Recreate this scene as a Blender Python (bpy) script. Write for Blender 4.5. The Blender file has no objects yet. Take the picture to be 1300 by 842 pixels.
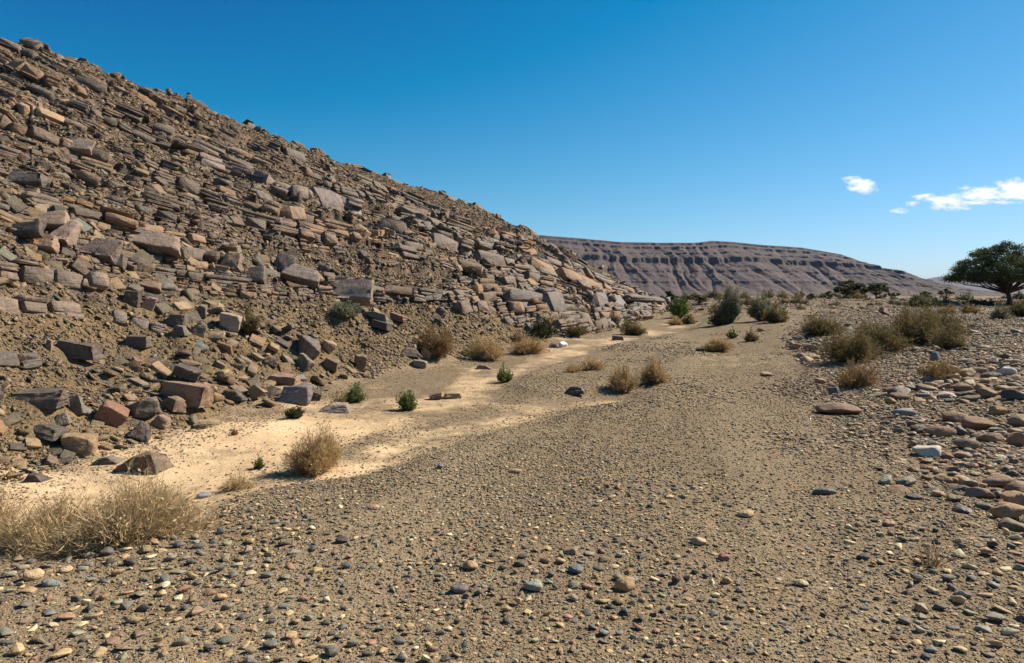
import math, random
import numpy as np

# ---------------------------------------------------------------- picture geometry
FPX, CX, HORIZ, CAMZ = 867.0, 650.0, 376.0, 1.6       # 24 mm lens on 36 mm, level camera at eye height

# ---------------------------------------------------------------- noise
_T = np.random.RandomState(7).rand(256, 256)
def vnoise(x, y):
    x = np.asarray(x, float); y = np.asarray(y, float)
    xi = np.floor(x).astype(np.int64); yi = np.floor(y).astype(np.int64)
    fx = x - xi; fy = y - yi
    fx = fx*fx*(3-2*fx); fy = fy*fy*(3-2*fy)
    a = _T[xi & 255, yi & 255]; b = _T[(xi+1) & 255, yi & 255]
    c = _T[xi & 255, (yi+1) & 255]; d = _T[(xi+1) & 255, (yi+1) & 255]
    return (a*(1-fx)+b*fx)*(1-fy) + (c*(1-fx)+d*fx)*fy - .5
def fbm(x, y, oct=4, seed=0, gain=.5):
    s = 0; amp = 1; x = np.asarray(x, float)+seed*17.3; y = np.asarray(y, float)+seed*9.1
    for i in range(oct):
        s = s + amp*vnoise(x, y); x = x*2.03+5.1; y = y*2.03+3.7; amp *= gain
    return s
def sstep(a, b, x):
    t = np.clip((x-a)/(b-a), 0, 1); return t*t*(3-2*t)

# ---------------------------------------------------------------- the hill footprint
HILL = [(-6.5,-34),(-5.9,-14),(-5.4,-4),(-5.0,2.5),(-4.75,6.2),(-4.3,8.4),(-3.7,11.2),(-2.7,15),(-1.2,19.5),(1.6,25.5),
        (5.2,34),(9.6,46),(13.2,56),(14.6,62),(14.0,69),(9.5,77),(0,84),(-20,90),(-45,88),(-75,60),(-80,0),(-60,-50),(-20,-60)]
def poly_sdf(P, X, Y):
    """signed distance, positive inside"""
    X = np.asarray(X, float); Y = np.asarray(Y, float)
    d2 = np.full(X.shape, 1e18); inside = np.zeros(X.shape, bool)
    n = len(P)
    for i in range(n):
        ax, ay = P[i]; bx, by = P[(i+1) % n]
        ex, ey = bx-ax, by-ay
        t = np.clip(((X-ax)*ex+(Y-ay)*ey)/(ex*ex+ey*ey), 0, 1)
        dx = X-ax-t*ex; dy = Y-ay-t*ey
        d2 = np.minimum(d2, dx*dx+dy*dy)
        c = (ay > Y) != (by > Y)
        if abs(by-ay) > 1e-9:
            inside ^= c & (X < (bx-ax)*(Y-ay)/(by-ay)+ax)
    d = np.sqrt(d2)
    return np.where(inside, d, -d)
def hill_d(X, Y):
    far = np.hypot(X+20, Y-10) > 150
    return np.where(far, -99.0, poly_sdf(HILL, X, Y) + .5*fbm(X*.22, Y*.22, 2, 3) )
def smin(a, b, k):
    h = np.clip(.5+.5*(b-a)/k, 0, 1)
    return b*(1-h)+a*h - k*h*(1-h)
HY = [-60, 0, 20, 30, 36, 45, 60, 90]
HH = [15, 16.2, 16.8, 16.4, 14.4, 12.6, 11.0, 9.4]
def hill_z(X, Y, d):
    H = np.interp(Y, HY, HH)
    dd = np.maximum(d, 0)
    z = .50*dd + .10*np.minimum(dd, 6)*sstep(0, 5, dd)
    z = smin(z, H, 3.0)
    return np.maximum(z, 0)*sstep(-.2, .8, d)

# ---------------------------------------------------------------- the wadi floor
def px_flat(px, py, z=0):
    Y = (CAMZ-z)*FPX/(py-HORIZ); return ((px-CX)/FPX*Y, Y)
SAND_PX = [(-500,560),(-60,585),(60,575),(215,535),(380,493),(470,470),(600,447),(720,428),(790,419),(850,408),(880,404),(905,408),
           (880,416),(790,436),(700,458),(640,490),(700,500),(780,492),(850,470),(800,503),(720,512),(640,532),(560,560),(450,598),(360,612),(300,625),(240,660),(100,692),(-80,705),(-500,720)]
SAND = [px_flat(*p) for p in SAND_PX]
STON_PX = [(1010,402),(1000,430),(1030,462),(1010,490),(1090,520),(1075,545),(1130,575),(1180,600),(1240,630),(1330,650),(2500,900),(2500,402)]
STON = [px_flat(*p) for p in STON_PX]
def masks(X, Y):
    sand = poly_sdf(SAND, X, Y); ston = poly_sdf(STON, X, Y)
    return sand, ston
def flow(X, Y):
    return fbm((X-.27*Y+.8*np.sin(Y*.12))*1.1, Y*.10, 3, 33)
def ground_z(X, Y, full=True):
    X = np.asarray(X, float); Y = np.asarray(Y, float)
    r = np.hypot(X, Y)
    # the bed climbs very slightly away and towards the right bank
    z = .45*sstep(18, 60, Y)*sstep(6, 16, X+0*Y)
    z = z + .35*sstep(3.5, 9, X - .12*Y)*sstep(4, 12, Y)
    # terrace with a low scarp
    sc = 57 + 3.0*fbm(X*.05, Y*0+2, 2, 5) - .05*(X-20)
    z = z + .33*sstep(sc, sc+1.0, Y)*sstep(14, 18, X)*(1-sstep(400, 900, r))
    z = z + .12*sstep(40, 120, Y)
    z = z*(1-.9*sstep(400, 2500, r))
    z = z + fbm(X*.12, Y*.12, 3, 1)*.14*sstep(2, 12, r)*(1-sstep(60, 200, r))
    z = z + fbm(X*1.3, Y*1.3, 3, 2)*.035 + flow(X, Y)*.05*sstep(3, 6, Y)*(1-sstep(60, 120, r))
    sand = poly_sdf(SAND, X, Y)
    z = z - .10*sstep(-.35, .35, sand+.5*fbm(X*1.1, Y*1.1, 3, 8)*sstep(3,9,Y))*(r < 90)
    return z
FOOT_T = [(-400, 640), (0, 590), (200, 545), (370, 500), (450, 480), (600, 445), (720, 428), (850, 400), (900, 396)]
SKY_T = [(-400, -100), (0, 42), (100, 80), (200, 125), (300, 168), (400, 208), (500, 238), (600, 275), (680, 296), (760, 345), (850, 388), (900, 396)]
def foot_y(x): return np.interp(x, *zip(*FOOT_T))
def sky_y(x): return np.interp(x, *zip(*SKY_T))
def vcoord(X, Y, Z):
    """0 at the foot of the slope, 1 at its crest, following the dip of the beds"""
    x = CX+FPX*X/np.maximum(Y, .5); y = HORIZ-(Z-CAMZ)/np.maximum(Y, .5)*FPX
    return np.clip((foot_y(x)-y)/np.maximum(foot_y(x)-sky_y(x), 4), 0, 1), x
VB = [(-400, .42), (0, .40), (120, .38), (250, .42), (430, .36), (560, .33), (640, .25), (700, .10), (780, .0), (900, 0)]
def outcrop_mask(X, Y, Z):
    v, x = vcoord(X, Y, Z)
    vb = np.interp(x, *zip(*VB))
    return sstep(-.08, .10, v-vb)
def bedding(X, Y, z0):
    """risers where resistant beds break through the slope, jointed into blocks"""
    v, x = vcoord(X, Y, z0); o = outcrop_mask(X, Y, z0)*sstep(3, 6, Y)
    vv = v-.075*(x-450)/450*.5 + .010*fbm(X*.35, Y*.35, 3, 90)
    dz = 0
    for K, A, cw, sd in ((17., .42, 26., 1), (43., .17, 14., 5)):
        q = vv*K; b = np.floor(q); s = q-b
        jx = x/cw*(1+.2*np.sin(b*2.3))+b*7.31+.35*fbm(x/cw*.5, b*1.7, 2, 91)
        c = np.floor(jx); hsh = np.modf(np.abs(np.sin(c*12.9898+b*78.233+sd)*43758.5453))[0]
        run = sstep(-.25, .25, fbm(x*.013, b*3.1, 2, 92+sd))
        dz = dz + A*(1-s)**1.3*sstep(0, .05, s)*np.clip(.15+hsh*1.1, 0, 1)*run*np.clip(Y/30, .35, 1.3)
    return dz*o
def height(X, Y):
    X = np.asarray(X, float); Y = np.asarray(Y, float)
    d = hill_d(X, Y)
    z = ground_z(X, Y)
    hz = hill_z(X, Y, d)
    m = sstep(-.3, 1.5, d)
    rough = fbm(X*.55, Y*.55, 4, 4)*.55*m + fbm(X*2.7, Y*2.7, 3, 6)*.16*m
    h = z + hz + rough
    if np.any(d > 0): h = h + bedding(X, Y, h)*(d > 0)
    return h
_RR = np.geomspace(2.0, 420, 1500); _COLS = {}
def _col(px):
    k = int(round(px/2.0))
    if k not in _COLS:
        X = (k*2.0-CX)/FPX*_RR; h = height(X, _RR); e = (h-CAMZ)/_RR
        _COLS[k] = (h, e, np.maximum.accumulate(e))
    return _COLS[k]
def pick(px, py, rmax=400):
    """world point on the terrain seen at a photograph pixel"""
    h, e, m = _col(px); t = (HORIZ-py)/FPX
    i = int(np.searchsorted(m, t))
    if i >= len(m) or _RR[i] > rmax:
        i = len(m)-1 if i >= len(m) else i
        if _RR[i] > rmax: i = int(np.searchsorted(_RR, min(rmax, 250)))
        if px < 860: return None
        Yv = _RR[i]; return np.array([(px-CX)/FPX*Yv, Yv, h[i]])
    if i > 0:
        f = (t-e[i-1])/max(e[i]-e[i-1], 1e-9); f = min(max(f, 0), 1)
        Yv = _RR[i-1]+(_RR[i]-_RR[i-1])*f; z = h[i-1]+(h[i]-h[i-1])*f
    else: Yv, z = _RR[0], h[0]
    return np.array([(px-CX)/FPX*Yv, Yv, z])
def visible(px, py, Y):
    p = pick(px, py); return p is not None and abs(p[1]-Y) < .06*Y+.3
import bpy, bmesh
from mathutils import Vector, Matrix, noise as mn
rng = np.random.RandomState(11)
random.seed(5)
C = bpy.context.scene.collection
R = math.radians
SUN_AZ, SUN_EL = 63.0, 40.0          # degrees right of the viewing direction, above the horizon

# ================================================================ node helpers
class NT:
    def __init__(s, tree): s.t = tree; s.n = tree.nodes; s.l = tree.links
    def new(s, typ, **kw):
        n = s.n.new(typ)
        for k, v in kw.items():
            if k == 'inp':
                for a, b in v.items():
                    if isinstance(b, bpy.types.NodeSocket): s.l.new(b, n.inputs[a])
                    else: n.inputs[a].default_value = b
            else: setattr(n, k, v)
        return n
    def math(s, op, a, b=None, c=None, clamp=False):
        n = s.n.new('ShaderNodeMath'); n.operation = op; n.use_clamp = clamp
        for i, v in enumerate((a, b, c)):
            if v is None: continue
            if isinstance(v, bpy.types.NodeSocket): s.l.new(v, n.inputs[i])
            else: n.inputs[i].default_value = v
        return n.outputs[0]
    def mix(s, f, a, b, blend='MIX'):
        n = s.n.new('ShaderNodeMix'); n.data_type = 'RGBA'; n.blend_type = blend; n.clamp_factor = True
        for i, v in ((0, f), (6, a), (7, b)):
            if isinstance(v, bpy.types.NodeSocket): s.l.new(v, n.inputs[i])
            elif i == 0: n.inputs[0].default_value = v
            else: n.inputs[i].default_value = (*v, 1) if len(v) == 3 else v
        return n.outputs[2]
    def ramp(s, f, stops, interp='LINEAR'):
        n = s.n.new('ShaderNodeValToRGB'); s.l.new(f, n.inputs[0]); cr = n.color_ramp; cr.interpolation = interp
        while len(cr.elements) < len(stops): cr.elements.new(.5)
        for e, (p, c) in zip(cr.elements, stops):
            e.position = p; e.color = (*c, 1) if hasattr(c, '__len__') else (c, c, c, 1)
        return n.outputs[0]
    def noise(s, vec, scale, detail=4, rough=.55, dist=0):
        n = s.new('ShaderNodeTexNoise', inp={'Scale': scale, 'Detail': detail, 'Roughness': rough, 'Distortion': dist})
        if vec is not None: s.l.new(vec, n.inputs['Vector'])
        return n.outputs[0]
    def maprange(s, v, a, b, c=0., d=1.):
        n = s.new('ShaderNodeMapRange', inp={'Value': v, 'From Min': a, 'From Max': b, 'To Min': c, 'To Max': d}); n.clamp = True
        return n.outputs[0]
def material(name):
    m = bpy.data.materials.new(name); m.use_nodes = True; m.node_tree.nodes.clear()
    t = NT(m.node_tree)
    out = t.new('ShaderNodeOutputMaterial'); b = t.new('ShaderNodeBsdfPrincipled')
    t.l.new(b.outputs[0], out.inputs[0]); b.inputs['Specular IOR Level'].default_value = .25
    return m, t, b
def bump(t, b, h, strength, dist, prev=None):
    n = t.new('ShaderNodeBump', inp={'Height': h, 'Strength': strength, 'Distance': dist})
    if prev is not None: t.l.new(prev, n.inputs['Normal'])
    t.l.new(n.outputs[0], b.inputs['Normal']); return n.outputs[0]

# ================================================================ rock materials
def rock_material(name, bedded=True, fine=1.0):
    m, t, b = material(name)
    co = t.new('ShaderNodeTexCoord').outputs['Object']
    at = t.new('ShaderNodeAttribute', attribute_name='Col')
    n1 = t.noise(co, 2.3*fine, 5, .6); n2 = t.noise(co, 14*fine, 4, .65); n3 = t.noise(co, 70*fine, 3, .6)
    # thin laminae parallel to the bedding of each block
    mp = t.new('ShaderNodeMapping', inp={'Vector': co, 'Scale': (1.2, 1.2, 22)})
    lam = t.noise(mp.outputs[0], 1.5*fine, 4, .6, .3)
    # weathered patches: fresh pinkish sandstone, dark blue-grey varnish, ochre dust
    f1 = t.math('ADD', n1, t.math('MULTIPLY', t.math('SUBTRACT', at.outputs['Alpha'], .5), .62))
    varn = t.maprange(t.math('ADD', f1, t.math('MULTIPLY', t.math('SUBTRACT', n2, .5), .35)), .43, .55)
    dark = t.mix(t.maprange(n2, .35, .65), (.066, .051, .041), (.135, .106, .082))
    c = t.mix(t.math('MULTIPLY', varn, .74), at.outputs['Color'], dark)
    rust = t.maprange(t.noise(co, 3.4*fine, 5, .7, .4), .54, .68)
    c = t.mix(t.math('MULTIPLY', rust, .42), c, (.24, .12, .055))
    dust = t.maprange(t.noise(co, 5.5*fine, 5, .7), .55, .72)
    c = t.mix(t.math('MULTIPLY', dust, .30), c, (.36, .25, .13))
    v = t.maprange(n3, .2, .8, .72, 1.28)
    v2 = t.maprange(lam, .3, .7, .80, 1.16) if bedded else t.maprange(n2, .3, .7, .88, 1.12)
    vv = t.math('MULTIPLY', v, v2)
    cc = t.new('ShaderNodeCombineColor', inp={0: vv, 1: vv, 2: vv}).outputs[0]
    c = t.mix(1.0, c, cc, 'MULTIPLY')
    t.l.new(c, b.inputs['Base Color'])
    t.l.new(t.maprange(varn, 0, 1, .86, .56), b.inputs['Roughness'])
    p = bump(t, b, n1, .7, .14/fine)
    if bedded: p = bump(t, b, lam, .65, .035/fine, p)
    p = bump(t, b, n2, .8, .035/fine, p)
    bump(t, b, n3, .5, .008/fine, p)
    return m
M_LEDGE = rock_material('bedded_sandstone')
M_BOULD = rock_material('weathered_sandstone', True, 1.7)
M_COB = rock_material('river_worn_stone', False, 3.0)
def simple_stone(name):
    m, t, b = material(name)
    co = t.new('ShaderNodeTexCoord').outputs['Object']
    at = t.new('ShaderNodeAttribute', attribute_name='Col')
    n2 = t.noise(co, 45, 3, .6)
    v = t.maprange(n2, .25, .75, .72, 1.26)
    cc = t.new('ShaderNodeCombineColor', inp={0: v, 1: v, 2: v}).outputs[0]
    t.l.new(t.mix(1.0, at.outputs['Color'], cc, 'MULTIPLY'), b.inputs['Base Color'])
    b.inputs['Roughness'].default_value = .75
    bump(t, b, n2, .6, .012)
    return m
M_PEB = simple_stone('gravel_stone')

# ================================================================ ground materials
def ground_material(name, hill):
    m, t, b = material(name)
    co = t.new('ShaderNodeTexCoord').outputs['Object']
    at = t.new('ShaderNodeAttribute', attribute_name='Mask')
    sep = t.new('ShaderNodeSeparateColor', inp={0: at.outputs['Color']})
    sand, ston, outc = sep.outputs[0], sep.outputs[1], sep.outputs[2]
    nb = t.noise(co, .9, 5, .6); nm = t.noise(co, 6, 5, .65); nf = t.noise(co, 60, 3, .7)
    ns = t.noise(co, 240, 2, .7)
    # little stones at two sizes
    def cells(scale, dense):
        jit = t.new('ShaderNodeVectorMath', operation='ADD', inp={0: co, 1: t.new('ShaderNodeTexNoise', inp={'Vector': co, 'Scale': scale*.7, 'Detail': 2}).outputs[1]})
        jit.inputs[1].default_value = (0, 0, 0)
        v = t.new('ShaderNodeTexVoronoi', feature='F1', inp={'Vector': co, 'Scale': scale, 'Randomness': 1})
        rnd = t.new('ShaderNodeSeparateColor', inp={0: v.outputs['Color']})
        on = t.math('LESS_THAN', rnd.outputs[0], dense)
        sh = t.math('MULTIPLY', t.maprange(v.outputs['Distance'], .10, .46, 1, 0), on)
        colr = t.ramp(rnd.outputs[1], [(0, (.075, .066, .056)), (.20, (.16, .135, .105)), (.40, (.27, .20, .13)), (.58, (.135, .122, .105)), (.74, (.38, .27, .16)), (.90, (.21, .20, .165)), (1, (.50, .38, .25))], 'CONSTANT')
        return sh, colr
    s1, c1 = cells(38 if not hill else 24, .60)
    s2, c2 = cells(95 if not hill else 60, .75)
    soil = t.mix(t.maprange(nb, .35, .65), (.27, .195, .112), (.315, .228, .132)) if not hill else \
           t.mix(t.maprange(nb, .35, .65), (.30, .195, .098), (.185, .128, .068))
    soil = t.mix(t.maprange(nm, .35, .7), soil, (.19, .132, .076) if not hill else (.145, .10, .056))
    soil = t.mix(t.math('MULTIPLY', t.maprange(ston, .35, .75), .45), soil, (.345, .255, .155) if not hill else (.26, .18, .09))
    grav = t.mix(t.math('MULTIPLY', t.maprange(s2, .1, .5), .75), soil, c2)
    grav = t.mix(t.math('MULTIPLY', t.maprange(s1, .2, .55), .8), grav, c1)
    sandc = t.mix(t.maprange(nb, .3, .7), (.70, .50, .295), (.52, .355, .195))
    sandc = t.mix(t.math('MULTIPLY', t.maprange(t.noise(co, 1.9, 6, .7), .50, .72), .5), sandc, (.36, .25, .14))
    sandc = t.mix(t.math('MULTIPLY', t.maprange(nm, .55, .8), .5), sandc, (.38, .265, .15))
    sm = t.math('ADD', sand, t.math('MULTIPLY', t.math('SUBTRACT', t.noise(co, 3.2, 6, .72), .5), 1.3))
    sm = t.maprange(sm, .28, .74)
    c = t.mix(sm, grav, sandc)
    if hill:
        rockc = t.mix(t.maprange(nm, .4, .6), (.20, .14, .09), (.115, .088, .065))
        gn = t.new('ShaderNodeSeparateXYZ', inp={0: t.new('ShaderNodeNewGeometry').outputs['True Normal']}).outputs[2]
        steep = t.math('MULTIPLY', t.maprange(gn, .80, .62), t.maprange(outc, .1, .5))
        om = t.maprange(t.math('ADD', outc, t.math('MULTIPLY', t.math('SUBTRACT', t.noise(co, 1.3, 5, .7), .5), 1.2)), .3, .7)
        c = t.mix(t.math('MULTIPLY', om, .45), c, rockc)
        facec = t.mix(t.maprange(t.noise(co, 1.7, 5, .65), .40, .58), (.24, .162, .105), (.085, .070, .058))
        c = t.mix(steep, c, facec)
    v = t.maprange(nf, .2, .8, .78, 1.22)
    v = t.math('MULTIPLY', v, t.maprange(ns, .25, .75, .86, 1.14))
    cc = t.new('ShaderNodeCombineColor', inp={0: v, 1: v, 2: v}).outputs[0]
    c = t.mix(1.0, c, cc, 'MULTIPLY')
    t.l.new(c, b.inputs['Base Color']); b.inputs['Roughness'].default_value = .95
    b.inputs['Specular IOR Level'].default_value = .1
    inv = t.math('SUBTRACT', 1.0, t.math('MULTIPLY', sm, .85))
    p = bump(t, b, nm, .5 if not hill else .8, .06 if not hill else .11)
    p = bump(t, b, t.math('MULTIPLY', s1, inv), .9, .018 if not hill else .035, p)
    p = bump(t, b, t.math('MULTIPLY', s2, inv), .9, .008 if not hill else .016, p)
    bump(t, b, nf, .45, .012, p)
    return m
M_GROUND = ground_material('wadi_gravel_and_sand', False)
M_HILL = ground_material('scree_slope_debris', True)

# ================================================================ mesh helpers
def mesh_from(name, V, F, mat, col=None, smooth=False, cname='Col'):
    me = bpy.data.meshes.new(name)
    V = np.ascontiguousarray(V, np.float32); F = np.ascontiguousarray(F, np.int32)
    k = F.shape[1]
    me.vertices.add(len(V)); me.vertices.foreach_set('co', V.ravel())
    me.loops.add(F.size); me.loops.foreach_set('vertex_index', F.ravel())
    me.polygons.add(len(F)); me.polygons.foreach_set('loop_start', np.arange(0, F.size, k, dtype=np.int32))
    me.polygons.foreach_set('loop_total', np.full(len(F), k, np.int32))
    if smooth: me.polygons.foreach_set('use_smooth', np.ones(len(F), bool))
    me.update(calc_edges=True)
    if col is not None:
        a = me.color_attributes.new(cname, 'FLOAT_COLOR', 'POINT')
        a.data.foreach_set('color', np.ascontiguousarray(col, np.float32).ravel())
    if mat: me.materials.append(mat)
    return me
def link(name, me, parent=None, loc=(0, 0, 0)):
    o = bpy.data.objects.new(name, me); C.objects.link(o); o.location = loc
    if parent: o.parent = parent
    return o
def tag(o, label=None, cat=None, group=None, kind=None):
    if label: o['label'] = label
    if cat: o['category'] = cat
    if group: o['group'] = group
    if kind: o['kind'] = kind
    return o
def bm_arrays(bm):
    bmesh.ops.triangulate(bm, faces=bm.faces[:])
    bm.verts.index_update()
    V = np.array([v.co[:] for v in bm.verts]); F = np.array([[v.index for v in f.verts] for f in bm.faces])
    bm.free(); return V, F

# ---------------------------------------------------------------- rock templates, all inside -0.5..0.5
def hull(points):
    bm = bmesh.new()
    for p in points: bm.verts.new(p)
    r = bmesh.ops.convex_hull(bm, input=bm.verts[:])
    bad = list({v for v in r['geom_interior'] + r['geom_unused'] if isinstance(v, bmesh.types.BMVert)})
    bmesh.ops.delete(bm, geom=[v for v in bad if v.is_valid], context='VERTS')
    bmesh.ops.delete(bm, geom=[v for v in bm.verts if not v.link_faces], context='VERTS')
    bmesh.ops.dissolve_limit(bm, angle_limit=.02, verts=bm.verts[:], edges=bm.edges[:])
    return bm
def block_tpl(r, jit=.10, chip=(.03, .28), bev=.018, detail=0, amp=.02):
    pts = []
    for sx in (-1, 1):
        for sy in (-1, 1):
            for sz in (-1, 1):
                c = np.array([sx, sy, sz])*.5*(1-jit*r.rand(3))
                for ax in range(3):
                    q = c.copy(); q[ax] -= np.sign(q[ax])*r.uniform(*chip)*(1 if r.rand() < .55 else .3)
                    pts.append(q)
    bm = hull(pts)
    if bev: bmesh.ops.bevel(bm, geom=bm.edges[:], offset=bev, segments=1, affect='EDGES', clamp_overlap=True)
    if detail:
        bmesh.ops.triangulate(bm, faces=bm.faces[:])
        for _ in range(detail):
            long_e = [e for e in bm.edges if e.calc_length() > .16]
            bmesh.ops.subdivide_edges(bm, edges=long_e, cuts=1, use_grid_fill=True)
            bmesh.ops.triangulate(bm, faces=bm.faces[:])
        off = Vector(r.rand(3)*50)
        bm.normal_update()
        for v in bm.verts:
            p = v.co
            n = mn.fractal(p*3.2+off, 1.0, 2.0, 3)
            # crumbly steps along the bedding
            st = mn.noise(Vector((p.x*1.5, p.y*1.5, p.z*9))+off)
            v.co = p + v.normal*(n*amp + st*amp*.8)
    return bm_arrays(bm)
def shard_tpl(r, n=9):
    p = r.uniform(-.5, .5, (n, 3)); p = p/np.maximum(np.abs(p).max(1, keepdims=True)*2.0, .35)*.98
    p *= r.uniform(.75, 1, (n, 1))
    return bm_arrays(hull(p))
def cobble_tpl(r, sub=3, rough=.12, npl=10):
    bm = bmesh.new(); bmesh.ops.create_icosphere(bm, subdivisions=sub, radius=.5)
    off = Vector(r.rand(3)*50); planes = []
    for _ in range(npl):
        n = r.normal(size=3); n /= np.linalg.norm(n); planes.append((Vector(n), r.uniform(.29, .43)))
    for v in bm.verts:
        p = v.co.copy()
        for n, d in planes:
            e = p.dot(n)-d
            if e > 0: p -= n*e
        k = 1+rough*mn.fractal(p*2.5+off, 1.0, 2.0, 3)
        v.co = p*k
    V, F = bm_arrays(bm)
    mid = (V.max(0)+V.min(0))/2; V = (V-mid)/(V.max(0)-V.min(0)); return V, F
rt = np.random.RandomState(3)
def laminated_tpl(r):
    """a jointed bed: three to six leaves of rock stacked, each broken back a little differently"""
    n = r.choice([1, 1, 2, 2, 3, 4]); cuts = np.sort(np.concatenate([[-.5, .5], r.uniform(-.42, .42, n-1)])); Vs, Fs, b0 = [], [], 0
    x0, x1 = -.5, .5; fr = -.5
    for i in range(n):
        z0, z1 = cuts[i], cuts[i+1]
        if z1-z0 < .05: continue
        V, F = block_tpl(r, .20, (.02, .40), .012, 0)
        a, b_ = x0+r.uniform(0, .10), x1-r.uniform(0, .10); f0 = fr+abs(r.normal())*.075
        V = V.copy(); V[:, 0] = a+(V[:, 0]+.5)*(b_-a); V[:, 1] = f0+(V[:, 1]+.5)*(.5-f0); V[:, 2] = z0+(V[:, 2]+.5)*(z1-z0)*1.06
        Vs.append(V); Fs.append(F+b0); b0 += len(V)
    return np.concatenate(Vs), np.concatenate(Fs)
T_LAM = [laminated_tpl(rt) for _ in range(40)]
def pebble_tpl(r, n=11):
    p = r.normal(size=(n, 3)); p /= np.linalg.norm(p, axis=1, keepdims=True); p *= r.uniform(.72, 1, (n, 1))
    bm = hull(p*.5); bmesh.ops.bevel(bm, geom=bm.edges[:], offset=.035, segments=1, affect='EDGES', clamp_overlap=True)
    return bm_arrays(bm)
def pebble_s(r, n=10):
    p = r.normal(size=(n, 3)); p /= np.linalg.norm(p, axis=1, keepdims=True); return bm_arrays(hull(p*.5*r.uniform(.8, 1, (n, 1))))
T_RUB = [cobble_tpl(rt, 3, .16, 16) for _ in range(22)]
T_PEB = [pebble_tpl(rt) for _ in range(20)]; T_PEB_S = [pebble_s(rt) for _ in range(24)]
T_BLOCK = [block_tpl(rt, .12, (.02, .26), .014) for _ in range(26)]
def wedge_tpl(r):
    pts = []
    k = r.uniform(.35, 1, 2); sh = r.uniform(-.25, .25, 2)
    for sx in (-1, 1):
        for sy in (-1, 1):
            for sz in (-1, 1):
                q = np.array([sx, sy, sz])*.5
                if sz > 0: q[:2] = q[:2]*k*r.uniform(.75, 1.1, 2)+sh*(1-k); q[2] -= r.rand()*.28
                else: q[:2] *= r.uniform(.8, 1, 2); q[2] += r.rand()*.12
                pts.append(q)
                if r.rand() < .45:
                    c = q.copy(); c[r.randint(3)] *= r.uniform(.3, .8); pts.append(c)
    bm = hull(pts); bmesh.ops.bevel(bm, geom=bm.edges[:], offset=.010, segments=1, affect='EDGES', clamp_overlap=True)
    bmesh.ops.triangulate(bm, faces=bm.faces[:])
    for _ in range(3):
        bmesh.ops.subdivide_edges(bm, edges=[e for e in bm.edges if e.calc_length() > .15], cuts=1, use_grid_fill=True); bmesh.ops.triangulate(bm, faces=bm.faces[:])
    off = Vector(r.rand(3)*50); bm.normal_update()
    for v in bm.verts:
        p = v.co; v.co = p+v.normal*(mn.fractal(p*3+off, 1.0, 2.0, 4)*.036+mn.noise(Vector((p.x*1.5, p.y*1.5, p.z*10))+off)*.034)
    V, F = bm_arrays(bm); mid = (V.max(0)+V.min(0))/2; return (V-mid)/(V.max(0)-V.min(0)), F
T_WEDGE = [wedge_tpl(rt) for _ in range(36)]
T_FINE = [block_tpl(rt, .34, (.08, .60), .018, 3, .034) for _ in range(26)]
T_SHARD = [shard_tpl(rt, 9) for _ in range(30)]
T_SHARD_S = [shard_tpl(rt, 7) for _ in range(20)]
T_COB = [cobble_tpl(rt, 3) for _ in range(18)]
T_COB_M = [cobble_tpl(rt, 2, .2) for _ in range(18)]
T_COB_S = [cobble_tpl(rt, 1, .3) for _ in range(18)]

def frames(axis_z, yaw):
    """rotation matrices: local z to axis_z, spun by yaw"""
    z = axis_z/np.linalg.norm(axis_z, axis=1, keepdims=True)
    x = np.stack([np.cos(yaw), np.sin(yaw), np.zeros_like(yaw)], 1)
    x = x - z*(x*z).sum(1, keepdims=True); x /= np.linalg.norm(x, axis=1, keepdims=True)
    y = np.cross(z, x)
    return np.stack([x, y, z], 2)
def merge(tpls, tid, pos, Rm, S, col):
    Vs, Fs, Cs = [], [], []; base = 0
    for k in range(len(tpls)):
        ids = np.nonzero(tid == k)[0]
        if len(ids) == 0: continue
        V, F = tpls[k]
        P = np.einsum('nij,nvj->nvi', Rm[ids], V[None]*S[ids][:, None, :]) + pos[ids][:, None, :]
        Vs.append(P.reshape(-1, 3)); n = len(V)
        Fs.append((F[None]+(np.arange(len(ids))*n)[:, None, None]).reshape(-1, 3)+base)
        Cs.append(np.repeat(col[ids], n, axis=0)); base += n*len(ids)
    return np.concatenate(Vs), np.concatenate(Fs), np.concatenate(Cs)
def slope_normal(X, Y, e=.35):
    gx = (height(X+e, Y)-height(X-e, Y))/(2*e); gy = (height(X, Y+e)-height(X, Y-e))/(2*e)
    n = np.stack([-gx, -gy, np.ones_like(gx)], 1); return n/np.linalg.norm(n, axis=1, keepdims=True)
_gx = np.arange(-70, 24, .5); _gy = np.arange(0, 96, .5)
_GX, _GY = np.meshgrid(_gx, _gy, indexing='ij'); _N = slope_normal(_GX.ravel(), _GY.ravel(), .9).reshape(len(_gx), len(_gy), 3)
def hill_normal(x, y):
    return _N[int(np.clip((x+70)/.5, 0, len(_gx)-1)), int(np.clip(y/.5, 0, len(_gy)-1))]
def to_px(p):
    return CX+FPX*p[0]/p[1], HORIZ-(p[2]-CAMZ)/p[1]*FPX

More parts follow.
